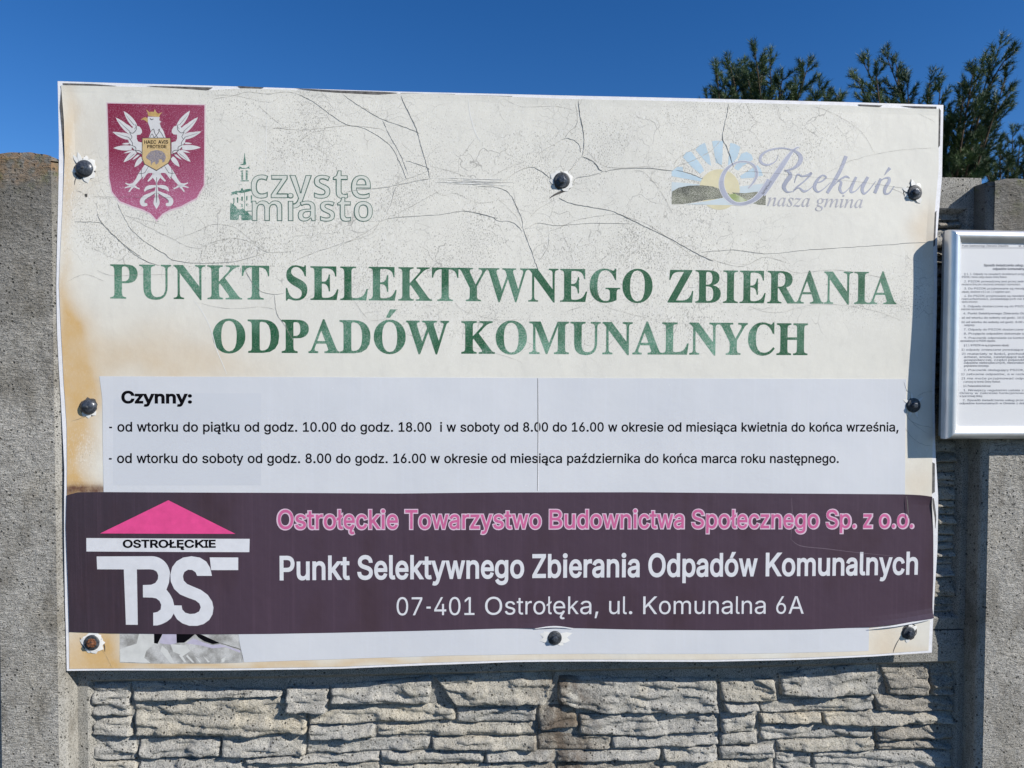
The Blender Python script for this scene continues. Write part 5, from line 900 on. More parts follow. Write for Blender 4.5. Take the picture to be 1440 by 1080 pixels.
lines = [u(l) for l in LG]+[u(um(l)) for l in LG]+[u([(543, 380, 120), (543, 430, 90), (543, 480, 110), (543, 520, 60), (543, 560, 16), (543, 620, 30), (543, 690, 50), (543, 730, 40)]), u([(543, 700, 16), (543, 760, 60), (543, 820, 78), (543, 860, 40), (543, 890, 4)])]
strokes('eagle_tail', lines, LC+.0005, ew, crest, k=5)
DL = [[(300, 435, 5), (350, 440, 7), (400, 430, 5)], [(355, 380, 5), (345, 430, 7), (355, 500, 5)], [(440, 350, 5), (410, 400, 6), (390, 430, 5)], [(520, 640, 5), (460, 640, 6), (410, 655, 4)], [(530, 690, 5), (450, 740, 6), (395, 780, 7), (395, 815, 4)]]
strokes('tail_outline', [u(l) for l in DL]+[u(um(l)) for l in DL]+[u([(543, 490, 8), (543, 560, 6), (543, 660, 6), (543, 720, 10), (543, 810, 5)])], LC+.0007, dk, crest, k=4)

# ------------------------------------------------------------------ green 'czyste miasto' mark with the church
logo = empty('town_emblem', (0, 0, 0)); logo.parent = sign
for s_, a, b, cp in (('miasto', (355, 311), (524.6, 311.8), 28.3), ('czyste', (353.4, 279), (521.8, 279.6), 32.6)):
    k = 0 if s_ == 'czyste' else .0008
    text('outlined_lettering', 'hum', s_, a, b, cp, LC+k, M['green_line'], logo, bold=.0)
    text('lettering_fill', 'hum', s_, (a[0]+1.0, a[1]-1.1), (b[0]-1.0, b[1]-1.1), cp-2.2, LC+k+.0002, M['green_fill'], logo, bold=-.0165)
def T3(pts): return [(315+a/9.82, 210+b/9.82) for a, b in pts]
ch = [[(289, 55), (293, 55), (300, 130), (312, 205), (270, 208), (280, 140)], [(228, 212), (265, 205), (312, 205), (300, 222), (240, 222)], [(205, 275), (222, 240), (262, 262), (310, 262), (350, 240), (362, 275), (340, 268), (285, 275), (230, 270), (215, 290)],
      [(235, 300), (270, 296), (270, 312), (235, 314)], [(308, 298), (340, 296), (340, 312), (308, 314)], [(246, 322), (270, 322), (270, 425), (246, 425)], [(306, 322), (332, 322), (332, 425), (306, 425)], [(232, 432), (345, 430), (352, 445), (235, 448)], [(205, 486), (250, 484), (250, 490), (205, 492)],
      [(100, 600), (180, 575), (200, 580), (330, 552), (410, 548), (410, 572), (330, 590), (250, 608), (200, 600), (120, 622)], [(95, 630), (180, 606), (200, 630), (150, 622), (110, 640)], [(240, 545), (265, 540), (268, 568), (242, 572)], [(286, 600), (293, 600), (293, 850), (286, 850)],
      [(135, 680), (150, 676), (150, 745), (138, 748)], [(185, 668), (203, 664), (203, 740), (187, 744)], [(245, 660), (266, 655), (266, 712), (247, 716)], [(312, 652), (330, 648), (330, 708), (312, 712)], [(376, 640), (394, 640), (394, 740), (376, 742)], [(245, 760), (264, 758), (264, 800), (246, 802)], [(312, 756), (328, 754), (328, 785), (312, 788)], [(410, 720), (418, 720), (418, 860), (410, 860)], [(320, 852), (420, 850), (420, 862), (322, 864)]]
poly('church_drawing', [T3(c) for c in ch], LC, M['church'], logo)
tr = [(92, 978), (90, 780), (100, 735), (118, 762), (145, 735), (140, 770), (170, 790), (195, 830), (235, 835), (265, 815), (300, 850), (335, 870), (360, 905), (400, 930), (398, 980), (250, 985), (240, 915), (215, 910), (205, 980)]
poly('tree_drawing', T3(tr), LC+.0001, M['church'], logo)

# ------------------------------------------------------------------ blue sun and hills mark with handwritten name
rz = empty('commune_emblem', (0, 0, 0)); rz.parent = sign
def T4(pts): return [(935+a/9, 185+b/9) for a, b in pts]
sk = plain('pale_sky_blue_print', (.46, .60, .69), .5, .3, .10, grain=.45, sc=25)
sk2 = plain('paler_blue_print', (.56, .645, .68), .5, .3, .06, grain=.45, sc=25)
su = plain('pale_yellow_print', (.68, .62, .40), .5, .3, .08, grain=.35, sc=40)
hl = fade_mat('speckled_dark_hill', (.045, .05, .04), (.22, .23, .16), .95, sc=14, gcol=(.58, .57, .50), gthr=(.49, .57))
gr_ = fade_mat('pale_green_field', (.30, .37, .14), (.52, .56, .38), .4, sc=40)
rays = [[(80, 505), (150, 450), (220, 455), (225, 520), (470, 600), (460, 640), (80, 570)], [(222, 330), (265, 265), (330, 262), (460, 440), (490, 500), (440, 540), (330, 450)], [(378, 235), (430, 180), (500, 148), (560, 330), (580, 440), (520, 400)], [(590, 130), (640, 122), (728, 128), (722, 300), (715, 430), (640, 400)],
        [(820, 150), (880, 162), (948, 200), (905, 340), (840, 420), (790, 440)], [(960, 285), (1030, 262), (1090, 300), (1110, 360), (980, 440), (920, 500), (870, 470)], [(1160, 430), (1200, 470), (1235, 560), (1100, 590), (960, 600), (940, 570)]]
poly('sun_ray', [T4(c) for c in rays], LC, sk, rz)
poly('horizon', T4([(80, 645), (250, 655), (480, 680), (940, 700), (1255, 660), (1255, 790), (80, 790)]), LC, sk2, rz)
poly('sun_disc', [(1011+28.5*math.cos(a), 267+28.5*math.sin(a)) for a in [i*math.pi/18 for i in range(36)]], LC+.0003, su, rz)
poly('hill', [T4([(82, 925), (82, 765), (170, 715), (300, 690), (460, 685), (600, 700), (720, 745), (820, 800), (700, 850), (520, 870), (360, 900), (230, 922)])], LC+.0005, hl, rz)
poly('hill', T4([(840, 775), (1000, 785), (1160, 765), (1270, 800), (1268, 935), (1180, 930), (1090, 905), (960, 870)]), LC+.0005, hl, rz)
poly('field', T4([(760, 800), (880, 790), (960, 830), (1040, 880), (960, 910), (860, 900)]), LC+.0007, gr_, rz)
poly('river', T4([(250, 925), (400, 905), (600, 870), (780, 830), (900, 905), (1000, 930), (760, 935)]), LC+.0006, sk2, rz)
def S5(l): return [(1060+a/6.857, 190+b/6.857, c/6.857) for a, b, c in l]
def S4(l): return [(935+a/9, 185+b/9, c/9) for a, b, c in l]
big = [S5([(432, 122, 6), (400, 132, 14), (350, 180, 26), (280, 280, 44), (200, 400, 48), (110, 530, 50), (78, 575, 46)]), S4([(1320, 620, 66), (1250, 730, 68), (1180, 820, 60), (1100, 880, 46), (1000, 915, 36), (900, 918, 34), (820, 880, 46), (750, 800, 60), (712, 700, 60), (715, 600, 50), (760, 500, 38), (850, 420, 22), (960, 385, 14), (1060, 398, 16), (1125, 445, 26), (1155, 540, 32), (1125, 630, 22), (1050, 722, 5)]),
       S5([(232, 195, 4), (205, 255, 9), (140, 290, 16), (80, 280, 22), (55, 240, 26), (75, 190, 24), (150, 148, 18), (260, 130, 14), (340, 142, 14), (405, 168, 26), (445, 215, 40), (435, 270, 40), (375, 325, 24), (285, 348, 8)]),
       S5([(290, 345, 8), (335, 362, 24), (345, 400, 40), (305, 455, 40), (285, 505, 38), (315, 550, 18), (365, 548, 8)])]
sm = [[(385, 465, 5), (415, 385, 16), (460, 400, 16), (510, 390, 20), (550, 372, 22), (490, 440, 14), (410, 505, 16), (372, 552, 8)], [(380, 540, 6), (430, 512, 12), (475, 545, 22), (525, 530, 10), (580, 478, 6)],
      [(595, 465, 8), (650, 448, 14), (692, 410, 16), (655, 392, 16), (605, 440, 28), (580, 505, 32), (612, 550, 18), (670, 520, 8), (735, 458, 6)],
      [(885, 205, 34), (835, 330, 34), (770, 450, 34), (703, 560, 30)], [(765, 492, 6), (825, 432, 14), (885, 402, 20), (920, 418, 8)], [(800, 445, 8), (838, 455, 20), (825, 520, 28), (852, 562, 16), (900, 530, 8), (955, 465, 6)],
      [(985, 405, 22), (945, 490, 30), (935, 550, 22), (985, 535, 10), (1060, 448, 8)], [(1098, 405, 28), (1045, 510, 32), (1060, 565, 22), (1110, 530, 10), (1175, 445, 6)],
      [(1225, 420, 26), (1165, 560, 32)], [(1168, 498, 7), (1240, 428, 12), (1298, 412, 22), (1305, 445, 30), (1268, 510, 32), (1264, 560, 24), (1305, 560, 14), (1355, 492, 8)], [(1312, 318, 34), (1285, 350, 20), (1258, 388, 4)]]
strokes('handwritten_initial', [[(a, b, c+1.6) for a, b, c in l] for l in big[:2]], LC+.0009, plain('pale_halo', (.66, .665, .68)), rz)
strokes('handwritten_initial', big, LC+.0011, M['grey_print'], rz)
strokes('handwritten_name', [S5(l) for l in sm], LC+.001, M['grey_print'], rz)
text('italic_lettering', 'ital', 'nasza gmina', (1078, 290), (1213, 292.6), 12.2, LC+.001, M['grey_thin'], rz, bold=.0)

# ------------------------------------------------------------------ cracks of the brittle film
CR = [
 (1.5, [(563, 133), (573, 155), (585, 180), (592, 205), (600, 232), (605, 250)]), (1.0, [(482, 133), (510, 152), (538, 168), (575, 181), (590, 188)]), (.9, [(415, 131), (440, 143), (470, 165), (490, 176), (515, 182), (548, 204), (562, 228), (572, 252)]),
 (.9, [(539, 170), (548, 190), (562, 215), (575, 246)]), (.8, [(380, 180), (430, 183), (490, 177), (530, 181), (545, 186)]), (.8, [(300, 140), (325, 136), (350, 130), (375, 133), (400, 130), (415, 132)]), (.6, [(300, 134), (330, 135), (350, 139), (381, 144), (396, 134)]),
 (.7, [(365, 150), (385, 168), (400, 180)]), (.6, [(377, 191), (386, 181), (410, 180)]), (.6, [(415, 205), (440, 187), (470, 184)]), (.9, [(571, 226), (590, 232), (604, 238), (590, 246), (570, 253), (555, 260)]), (.8, [(604, 234), (630, 240), (656, 249)]),
 (1.2, [(411, 369), (444, 355), (494, 338), (533, 315), (550, 288), (555, 268), (566, 258)]), (1.1, [(530, 318), (545, 308), (590, 304), (620, 302), (655, 297), (700, 307)]), (.8, [(548, 306), (580, 290), (605, 276), (621, 268)]), (.7, [(533, 315), (520, 330), (480, 345), (472, 358)]),
 (.7, [(485, 322), (508, 327), (520, 324)]), (1.2, [(523, 266), (545, 263), (580, 256), (607, 251)]), (1.0, [(470, 282), (490, 270), (523, 266)]), (.8, [(545, 262), (552, 276), (557, 263)]), (.7, [(608, 264), (622, 275), (640, 272), (670, 285), (692, 284)]),
 (1.9, [(812.5, 140), (816, 165), (821, 190), (820.5, 215), (817, 221)]), (.8, [(808, 142), (812, 172), (800, 186), (793, 197)]), (1.8, [(819, 220), (835, 228), (843, 238), (848, 241)]), (1.6, [(817, 221), (808, 233), (800, 241), (795, 248)]), (1.0, [(813, 222), (804, 236), (797, 243)]),
 (1.7, [(848, 242), (830, 247), (812, 250), (806, 258), (800, 264)]), (1.6, [(848, 242), (870, 238), (910, 237), (946, 241)]), (.7, [(824, 210), (840, 228), (860, 236), (910, 235), (940, 235)]), (1.3, [(704, 258), (725, 243), (745, 235), (760, 240), (775, 251)]), (.9, [(745, 234), (760, 215), (790, 197), (800, 195), (813, 202), (817, 214)]),
 (.7, [(690, 250), (710, 238), (742, 226)]), (1.5, [(786, 278), (800, 285), (830, 291), (860, 297), (895, 313), (940, 335), (980, 357), (1003, 368)]), (.8, [(880, 305), (910, 316), (950, 343), (975, 362)]), (.8, [(783, 280), (760, 292), (745, 305)]), (1.0, [(672, 262), (700, 264), (718, 274), (733, 305), (737, 325), (750, 360), (757, 380)]),
 (.7, [(695, 276), (722, 300), (735, 322)]), (.7, [(722, 262), (726, 290), (733, 308)]), (.9, [(735, 325), (755, 314), (772, 316), (790, 317), (830, 314), (885, 315)]), (.8, [(773, 325), (790, 319), (812, 309), (850, 303), (870, 302), (895, 312)]), (.8, [(770, 316), (771, 345), (757, 368)]),
 (.9, [(640, 300), (655, 297), (690, 305), (702, 311), (720, 312), (735, 325)]), (.8, [(890, 241), (905, 243), (925, 265), (940, 290), (945, 300)]), (.6, [(710, 140), (735, 151), (780, 150), (808, 156)]), (.6, [(790, 325), (800, 350), (808, 372)]),
 (1.6, [(1024, 145), (1021, 165), (1015, 194), (1020, 205), (1026, 220), (1030, 234)]), (1.0, [(945, 241), (955, 233), (975, 226), (1000, 212), (1014, 196)]), (.7, [(945, 236), (955, 222), (985, 205)]), (1.0, [(950, 240), (965, 243), (988, 252)]), (.8, [(1000, 212), (1008, 228), (1018, 238)]), (.6, [(1032, 242), (1075, 243), (1150, 250), (1262, 263), (1277, 270)]),
 (1.0, [(985, 355), (1030, 352), (1080, 357), (1130, 352), (1190, 348), (1250, 344), (1313, 340)]), (.8, [(990, 362), (1040, 375), (1075, 362), (1110, 372)]), (.7, [(1100, 372), (1120, 384), (1180, 380), (1262, 395)]), (.8, [(108, 268), (114, 270), (120, 274)]), (.8, [(126, 276), (160, 277), (205, 277), (250, 278)]),
 (1.1, [(137, 280), (137, 298), (142, 311), (165, 335), (188, 356), (210, 369), (225, 373)]), (.9, [(105, 312), (140, 313), (155, 326), (180, 348), (200, 362)]), (1.1, [(165, 285), (172, 300), (185, 322), (205, 340), (232, 357), (245, 366), (275, 370), (330, 368), (378, 355)]), (.8, [(172, 300), (210, 320), (245, 337), (265, 347), (285, 350)]),
 (.7, [(245, 337), (275, 327), (300, 316), (330, 320), (350, 335), (378, 355)]), (.8, [(285, 348), (310, 338), (335, 336), (355, 342), (378, 355), (420, 353)]), (.7, [(286, 349), (283, 360), (286, 368)]), (.6, [(253, 342), (250, 362)]), (.6, [(96, 396), (121, 386), (150, 397)]), (.8, [(137, 380), (160, 388), (200, 386), (245, 387)]),
 (.7, [(175, 303), (205, 310), (232, 318), (236, 330)]), (.9, [(345, 372), (350, 388), (365, 408), (385, 414), (400, 412)]), (.9, [(387, 414), (390, 440), (402, 458), (412, 478)]), (.6, [(275, 425), (320, 434), (370, 432), (387, 436)]), (.6, [(485, 405), (500, 425), (520, 450), (545, 448)]), (.7, [(640, 430), (660, 440), (700, 450), (740, 448)]),
 (.6, [(640, 482), (690, 495), (730, 508), (733, 518)]), (.6, [(830, 405), (850, 430), (900, 445), (935, 452)]), (.7, [(790, 440), (830, 425), (850, 400)]), (.6, [(640, 425), (652, 446), (650, 480)]), (.6, [(1050, 430), (1090, 440), (1150, 428), (1220, 435), (1270, 452)]), (.6, [(1160, 245), (1200, 225), (1260, 212), (1318, 208)]), (.6, [(1140, 150), (1170, 160), (1210, 186), (1230, 218)]),
 (.6, [(1290, 160), (1315, 172)]), (.8, [(100, 592), (115, 588), (127, 582)]), (.7, [(140, 910), (150, 925), (157, 940)]),
 (1.0, [(1284, 556), (1276, 548), (1271, 536)]), (.9, [(1290, 558), (1300, 552), (1313, 550)]), (.9, [(1275, 574), (1278, 588), (1292, 597), (1313, 602)]), (.8, [(1280, 590), (1290, 600), (1305, 610)]), (.8, [(1274, 602), (1282, 614), (1295, 624), (1312, 628)]), (.7, [(1292, 582), (1290, 590)]), (.8, [(1240, 262), (1262, 268), (1272, 274)]),
]
def crack_mesh():
    V, F, W, G = [], [], [], []
    for k, (wd, ln) in enumerate(CR):
        sm_ = smoothline([(a, b, wd) for a, b in ln], 8); n = len(sm_)
        pts = []
        for i, (a, b, c) in enumerate(sm_):
            e = min(1, (i+.3)/3, (n-i-.7)/3)
            a += .9*mn.noise(Vector((a*.22, b*.22, k))); b += .9*mn.noise(Vector((a*.2, b*.2, k+9)))
            pts.append((a, b, c*max(.12, (.62+.75*mn.noise(Vector((a*.13, b*.13, k+3)))))*e*.50))
        A, B = ribbon(pts); b0 = len(V)
        for p, q in zip(A, B): V += [P(*p), P(*q)]
        F += [(b0+2*i, b0+2*i+1, b0+2*i+3, b0+2*i+2) for i in range(n-1)]
        if wd >= .85:       # lifted lip beside the crack
            b0 = len(W)
            for i, (a, b, c) in enumerate(pts):
                w2 = c*.9+.25; (xa, za), (xb, zb_) = P(a-.2, b+c*.45), P(a+.1, b+c*.45+w2)
                W += [(xa, surf(xa, za)-.0012-.0004*min(1, c), za), (xb, surf(xb, zb_)-.0007, zb_)]
            G += [(b0+2*i, b0+2*i+1, b0+2*i+3, b0+2*i+2) for i in range(n-1)]
    cm = plain('sooty_crack', (.23, .22, .20), .9, .1, .3)
    decal('film_crack', V, F, LC+.0020, cm, sign, maxlen=.05, kind='stuff')
    obj('lifted_film_lip', W, G, M['lip'], sign, kind='stuff')
M['lip'] = plain('lifted_film_edge', (.78, .775, .74), .5, .3, .05)
crack_mesh()
# wrinkled, split band left of the top middle screw
wr_ = []
for k in range(15):
    y0 = 250.2+k*.62+R.uniform(-.6, .6); xa_ = R.uniform(602, 690); ln_ = R.uniform(30, 95); xb_ = min(772, xa_+ln_)
    wr_.append([(xa_+(xb_-xa_)*i/8, y0+(xa_+(xb_-xa_)*i/8-604)*.016+R.uniform(-.35, .35), R.uniform(.3, .95)*math.sin(math.pi*(i+.4)/8.8)) for i in range(9)])
strokes('wrinkle_ridge', wr_[::2]+wr_[1::4], .0015, M['lip'], sign, kind='stuff'); strokes('wrinkle_gap', wr_[3::4], .0010, plain('shallow_gap', (.40, .39, .37)), sign, kind='stuff')
for r_ in [[(274, 423, .4), (285, 438, 1.0), (297, 462, 1.0), (305, 490, 1.1), (314, 512, 1.0), (320, 526, .4)], [(658, 135, .3), (661, 160, 1.2), (668, 185, 1.4), (676, 200, .4)], [(376, 140, .3), (375, 200, .9), (374, 245, .3)]]: strokes('pale_ridge', [r_], LC+.0004, M['lip'], sign)

# ------------------------------------------------------------------ screws and the torn film round them
iron = N('blackened_screw', .32, .5); iron.col(iron.mix(iron.ramp(iron.noise(260, 3, .7), .4, .7), (.03, .036, .048), (.10, .115, .14))); iron.b.inputs['Metallic'].default_value = .25; iron.bump(iron.noise(300, 3), .6, .0006)
rub = N('rubber_washer', .5, .4); rub.col(rub.mix(rub.ramp(rub.noise(200, 3), .4, .7), (.028, .032, .038), (.09, .098, .108))); rub.bump(rub.noise(260, 3), .7, .0006)
rust = N('rusty_screw', .75, .3); rust.col(rust.mix(rust.ramp(rust.noise(300, 3), .4, .62), (.05, .03, .022), (.22, .085, .035))); rust.bump(rust.noise(300, 3), 1, .0008)
def lathe(cx, cy, cz, prof, n=28, hexk=0):
    V, F = [], []
    for j, (r, y) in enumerate(prof):
        for i in range(n):
            a = 2*math.pi*i/n; k = 1
            if hexk and j < hexk: k = math.cos(math.pi/6)/math.cos((a % (math.pi/3))-math.pi/6)
            V.append((cx+r*k*math.cos(a), cy-y, cz+r*k*math.sin(a)))
    for j in range(len(prof)-1):
        F += [(j*n+i, j*n+(i+1) % n, (j+1)*n+(i+1) % n, (j+1)*n+i) for i in range(n)]
    F.append(list(range(n))[::-1]); return V, F
PXM = 1.482/1000
for k, (px, py) in enumerate(SCREWS):
    x, z = P(px, py); y = surf(x, z)-.001
    r = (12.0, 11.6, 11.0, 10.8, 10.6, 10.8, 10.2, 9.6)[k]*PXM
    rs = R.uniform(0, 1)
    if k in (0, 3):    # domed caps
        pr = [(r*.10, .0098), (r*.3, .0095), (r*.55, .0083), (r*.78, .0062), (r*.93, .0036), (r, .0012), (r*1.0, -.001)]
        V, F = lathe(x, y, z, pr); o = obj('screw', V, F, iron.m, sign, smooth=True)
        V, F = lathe(x+.0005, y-.0092, z, [(r*.07, .0018), (r*.15, .0014), (r*.2, 0), (r*.2, -.003)], 12); obj('screw_tip', V, F, rub.m, o)
    else:
        pr = [(r*.5, .0036), (r*.66, .0034), (r*.84, .0034), (r*.93, .0028), (r, .0012), (r, -.001)]
        V, F = lathe(x, y, z, pr); o = obj('screw', V, F, rub.m, sign, smooth=True, label='rusted screw in the lower left corner' if k == 5 else None)
        hd = [(r*.28, .0104), (r*.40, .0099), (r*.45, .0088), (r*.45, .0046), (r*.60, .0042), (r*.62, .0035)]
        V, F = lathe(x, y, z, hd, 24, 4); obj('screw_head', V, F, (rust if k == 5 else iron).m, o)
    V, F = lathe(x, y+.05, z, [(.0026, .048), (.0026, .0)], 8); obj('shank', V, F, iron.m, o)
hole = plain('dark_hole_edge', (.10, .095, .09), .9, .1, .4)
white_tear = plain('white_torn_core', (.80, .79, .76), .6, .2, .06)
def crater(k, rk, petals, seed, flat=1.0):
    rr = random.Random(seed); px, py = SCREWS[k]; r = (13.2, 11.6, 11.5, 11.8, 10.6, 10.8, 10.2, 9.6)[k]
    n = 22; pts = [(px+(r*rk*(1+.16*rr.uniform(-1, 1)))*math.cos(2*math.pi*i/n), py+flat*(r*rk*(1+.16*rr.uniform(-1, 1)))*math.sin(2*math.pi*i/n)) for i in range(n)]
    poly('torn_hole', pts, LC+.0001, white_tear if rk > 1.3 else hole, sign)
    V, F = [], []
    for (ang, w0, l0, up) in petals:
        a = rad(ang); c, s = math.cos(a), -math.sin(a)
        r0 = r*.86; r1 = r+l0
        q = [(px+r0*c-w0*s, py+r0*s+w0*c), (px+r0*c+w0*s, py+r0*s-w0*c), (px+r1*c, py+r1*s), (px+(r0+r1)/2*c+w0*.9*s, py+(r0+r1)/2*s-w0*.9*c), (px+(r0+r1)/2*c-w0*.9*s, py+(r0+r1)/2*s+w0*.9*c)]
        q3 = [P(*t) for t in q]; b = len(V)
        hh = [0.0035*up, .0035*up, 0, .0022*up, .0022*up]
        V += [(a_, surf(a_, b_)-.0011-h_*.4, b_) for (a_, b_), h_ in zip(q3, hh)]
        F += [(b, b+1, b+3, b+4), (b+4, b+3, b+2)]
    obj('torn_film_petals', V, F, M['lip'], sign, kind='stuff')
    return
crater(0, 1.16, [(112, 3, 13, 1.3), (130, 3, 13, 1.0), (80, 4, 6, 1), (40, 6, 6, 1), (10, 6, 4, .8), (-40, 6, 6, .9), (-75, 5, 8, 1), (190, 3, 6, .5)], 1)
crater(1, 1.04, [(150, 5, 7, .8), (120, 5, 5, .6), (60, 4, 4, .8), (20, 6, 5, .9), (-30, 6, 6, 1), (-60, 6, 6, 1), (180, 5, 6, .6)], 2)
crater(2, .9, [(100, 3, 8, 1), (60, 4, 4, .7), (160, 3, 7, .8), (200, 3, 4, .6), (-60, 4, 6, 1.2)], 3)
crater(3, 1.06, [(-50, 4, 4, .6), (-120, 4, 4, .6), (-90, 4, 5, .6)], 4)
crater(4, .9, [(100, 1.5, 8, .5), (40, 1.5, 8, .5), (150, 2, 7, .6), (-110, 2, 7, .6), (-70, 2, 8, .5)], 5)
crater(5, 1.34, [(0, 5, 8, 1), (-30, 6, 8, 1.2), (-70, 6, 6, 1.2), (-110, 6, 5, 1), (170, 5, 7, 1), (40, 5, 6, 1)], 6)
crater(6, 1.06, [(165, 4, 12, .9), (190, 4, 12, .9), (150, 3, 8, .7), (15, 4, 16, .9), (-10, 5, 12, .7), (-40, 4, 6, .5)], 7, .8)
crater(7, 1.12, [(40, 3, 6, .7), (75, 3, 5, .8), (-100, 3, 5, .6)], 8)
strokes('tear_line', [[(108, 246, .6), (105, 253, 1.5), (104, 260, .5)], [(98, 239, .5), (104, 240, 1.6), (108, 240, 1)], [(109, 222, .5), (114, 230, 1.2)], [(118, 219, .5), (122, 228, 1.1)], [(132, 246, 1.5), (126, 251, 1.8), (118, 253, .7)],
    [(772, 279, .5), (780, 274, 2.4), (790, 269.5, 3.4), (800, 265, 3.0), (806, 259, .8)], [(1277, 262, .5), (1271, 270, 1.2), (1274, 280, .5)], [(1281, 252, .4), (1279, 259, 1.1)],
    [(768, 889, .4), (780, 885, 1.1), (790, 887, 1.3), (800, 893, 1.3), (808, 896, .4)], [(765, 902, .4), (774, 907, 1.8), (786, 907.5, 1.6), (798, 902, .5)], [(762, 895, .4), (769, 900, 1.0)], [(1266, 897, .4), (1261, 905, 1.2), (1257, 914, 1.0), (1256, 918, .3)], [(1270, 884, .5), (1279, 878, 1.2), (1287, 880, 1.4), (1289, 890, 1.1), (1284, 898, .4)],
    [(112, 897, .8), (115, 908, 1.8), (124, 916, 2.0), (134, 918.5, 1.2)], [(141, 898, .6), (146, 908, 1.8), (147, 917, .6)], [(120, 580, .6), (126, 585, 1.5), (133, 584, .6)]], LC+.0006, hole, sign)
poly('torn_hole', [(118.5, 272.5), (122, 272), (122.5, 276), (120.5, 277.5), (118.5, 275)], LC+.0005, hole, sign)

# ------------------------------------------------------------------ framed notice on the right post
ND = -.043
nx0 = P(1333.5, 322, ND+.014)[0]; nz1 = P(1336, 321.8, ND+.004)[1]; nz0 = P(1330, 618, ND+.004)[1]; NW = .330
nx1 = nx0+NW
notice = empty('framed_notice', ((nx0+nx1)/2, -.02, nz0), 'silver snap frame holding a printed notice, fixed to the right concrete post', 'notice board')
al = N('anodised_aluminium', .34, .5); al.b.inputs['Metallic'].default_value = .65
al.col(al.mix(al.ramp(al.noise(40, 3, sc=(1, 1, 1)), .3, .7), (.80, .81, .83), (.88, .89, .91))); al.bump(al.noise(900, 2), .15, .0002)
prof = [(0, -.012), (0, -.002), (.0008, .004), (.003, .009), (.007, .0125), (.012, .0135), (.017, .012), (.021, .0085), (.0245, .0045), (.0265, .004), (.0268, -.001)]
FR = ND+.0135
def rail(a, b, inx, inz):
    """a, b outer corners; inx / inz inward direction signs per end"""
    V = []
    for (c, (sx, sz)) in ((a, inx), (b, inz)):
        for (u_, h) in prof: V.append((c[0]+sx*u_, FR-h, c[1]+sz*u_))
    n = len(prof); F = [(i, i+1, n+i+1, n+i) for i in range(n-1)]
    o = obj('frame_rail', V, F, al.m, notice, smooth=True); return o
TL, TR, BL, BR = (nx0, nz1), (nx1, nz1), (nx0, nz0), (nx1, nz0)
rail(TL, TR, (1, -1), (-1, -1)); rail(TR, BR, (-1, -1), (-1, 1)); rail(BR, BL, (-1, 1), (1, 1)); rail(BL, TL, (1, 1), (1, -1))
def box(name, x0, x1, y0, y1, z0, z1, mat, parent, **k):
    V = [(x, y, z) for z in (z0, z1) for (x, y) in ((x0, y0), (x1, y0), (x1, y1), (x0, y1))]
    return obj(name, V, [(0, 3, 2, 1), (4, 5, 6, 7), (0, 1, 5, 4), (1, 2, 6, 5), (2, 3, 7, 6), (3, 0, 4, 7)], mat, parent, **k)
box('back_panel', nx0+.004, nx1-.004, FR+.003, -.0045, nz0+.004, nz1-.004, plain('grey_back_panel', (.25, .26, .27)), notice)
paper = N('notice_paper', .35, .4); paper.col(paper.mix(paper.ramp(paper.noise(8, 3), .3, .7), (.68, .69, .70), (.71, .715, .72)))
PY = FR-.0015
box('paper', nx0+.024, nx1-.024, PY, PY+.0008, nz0+.024, nz1-.024, paper.m, notice)
small_print = plain('grey_black_small_print', (.20, .20, .22), .6, .2, .1)
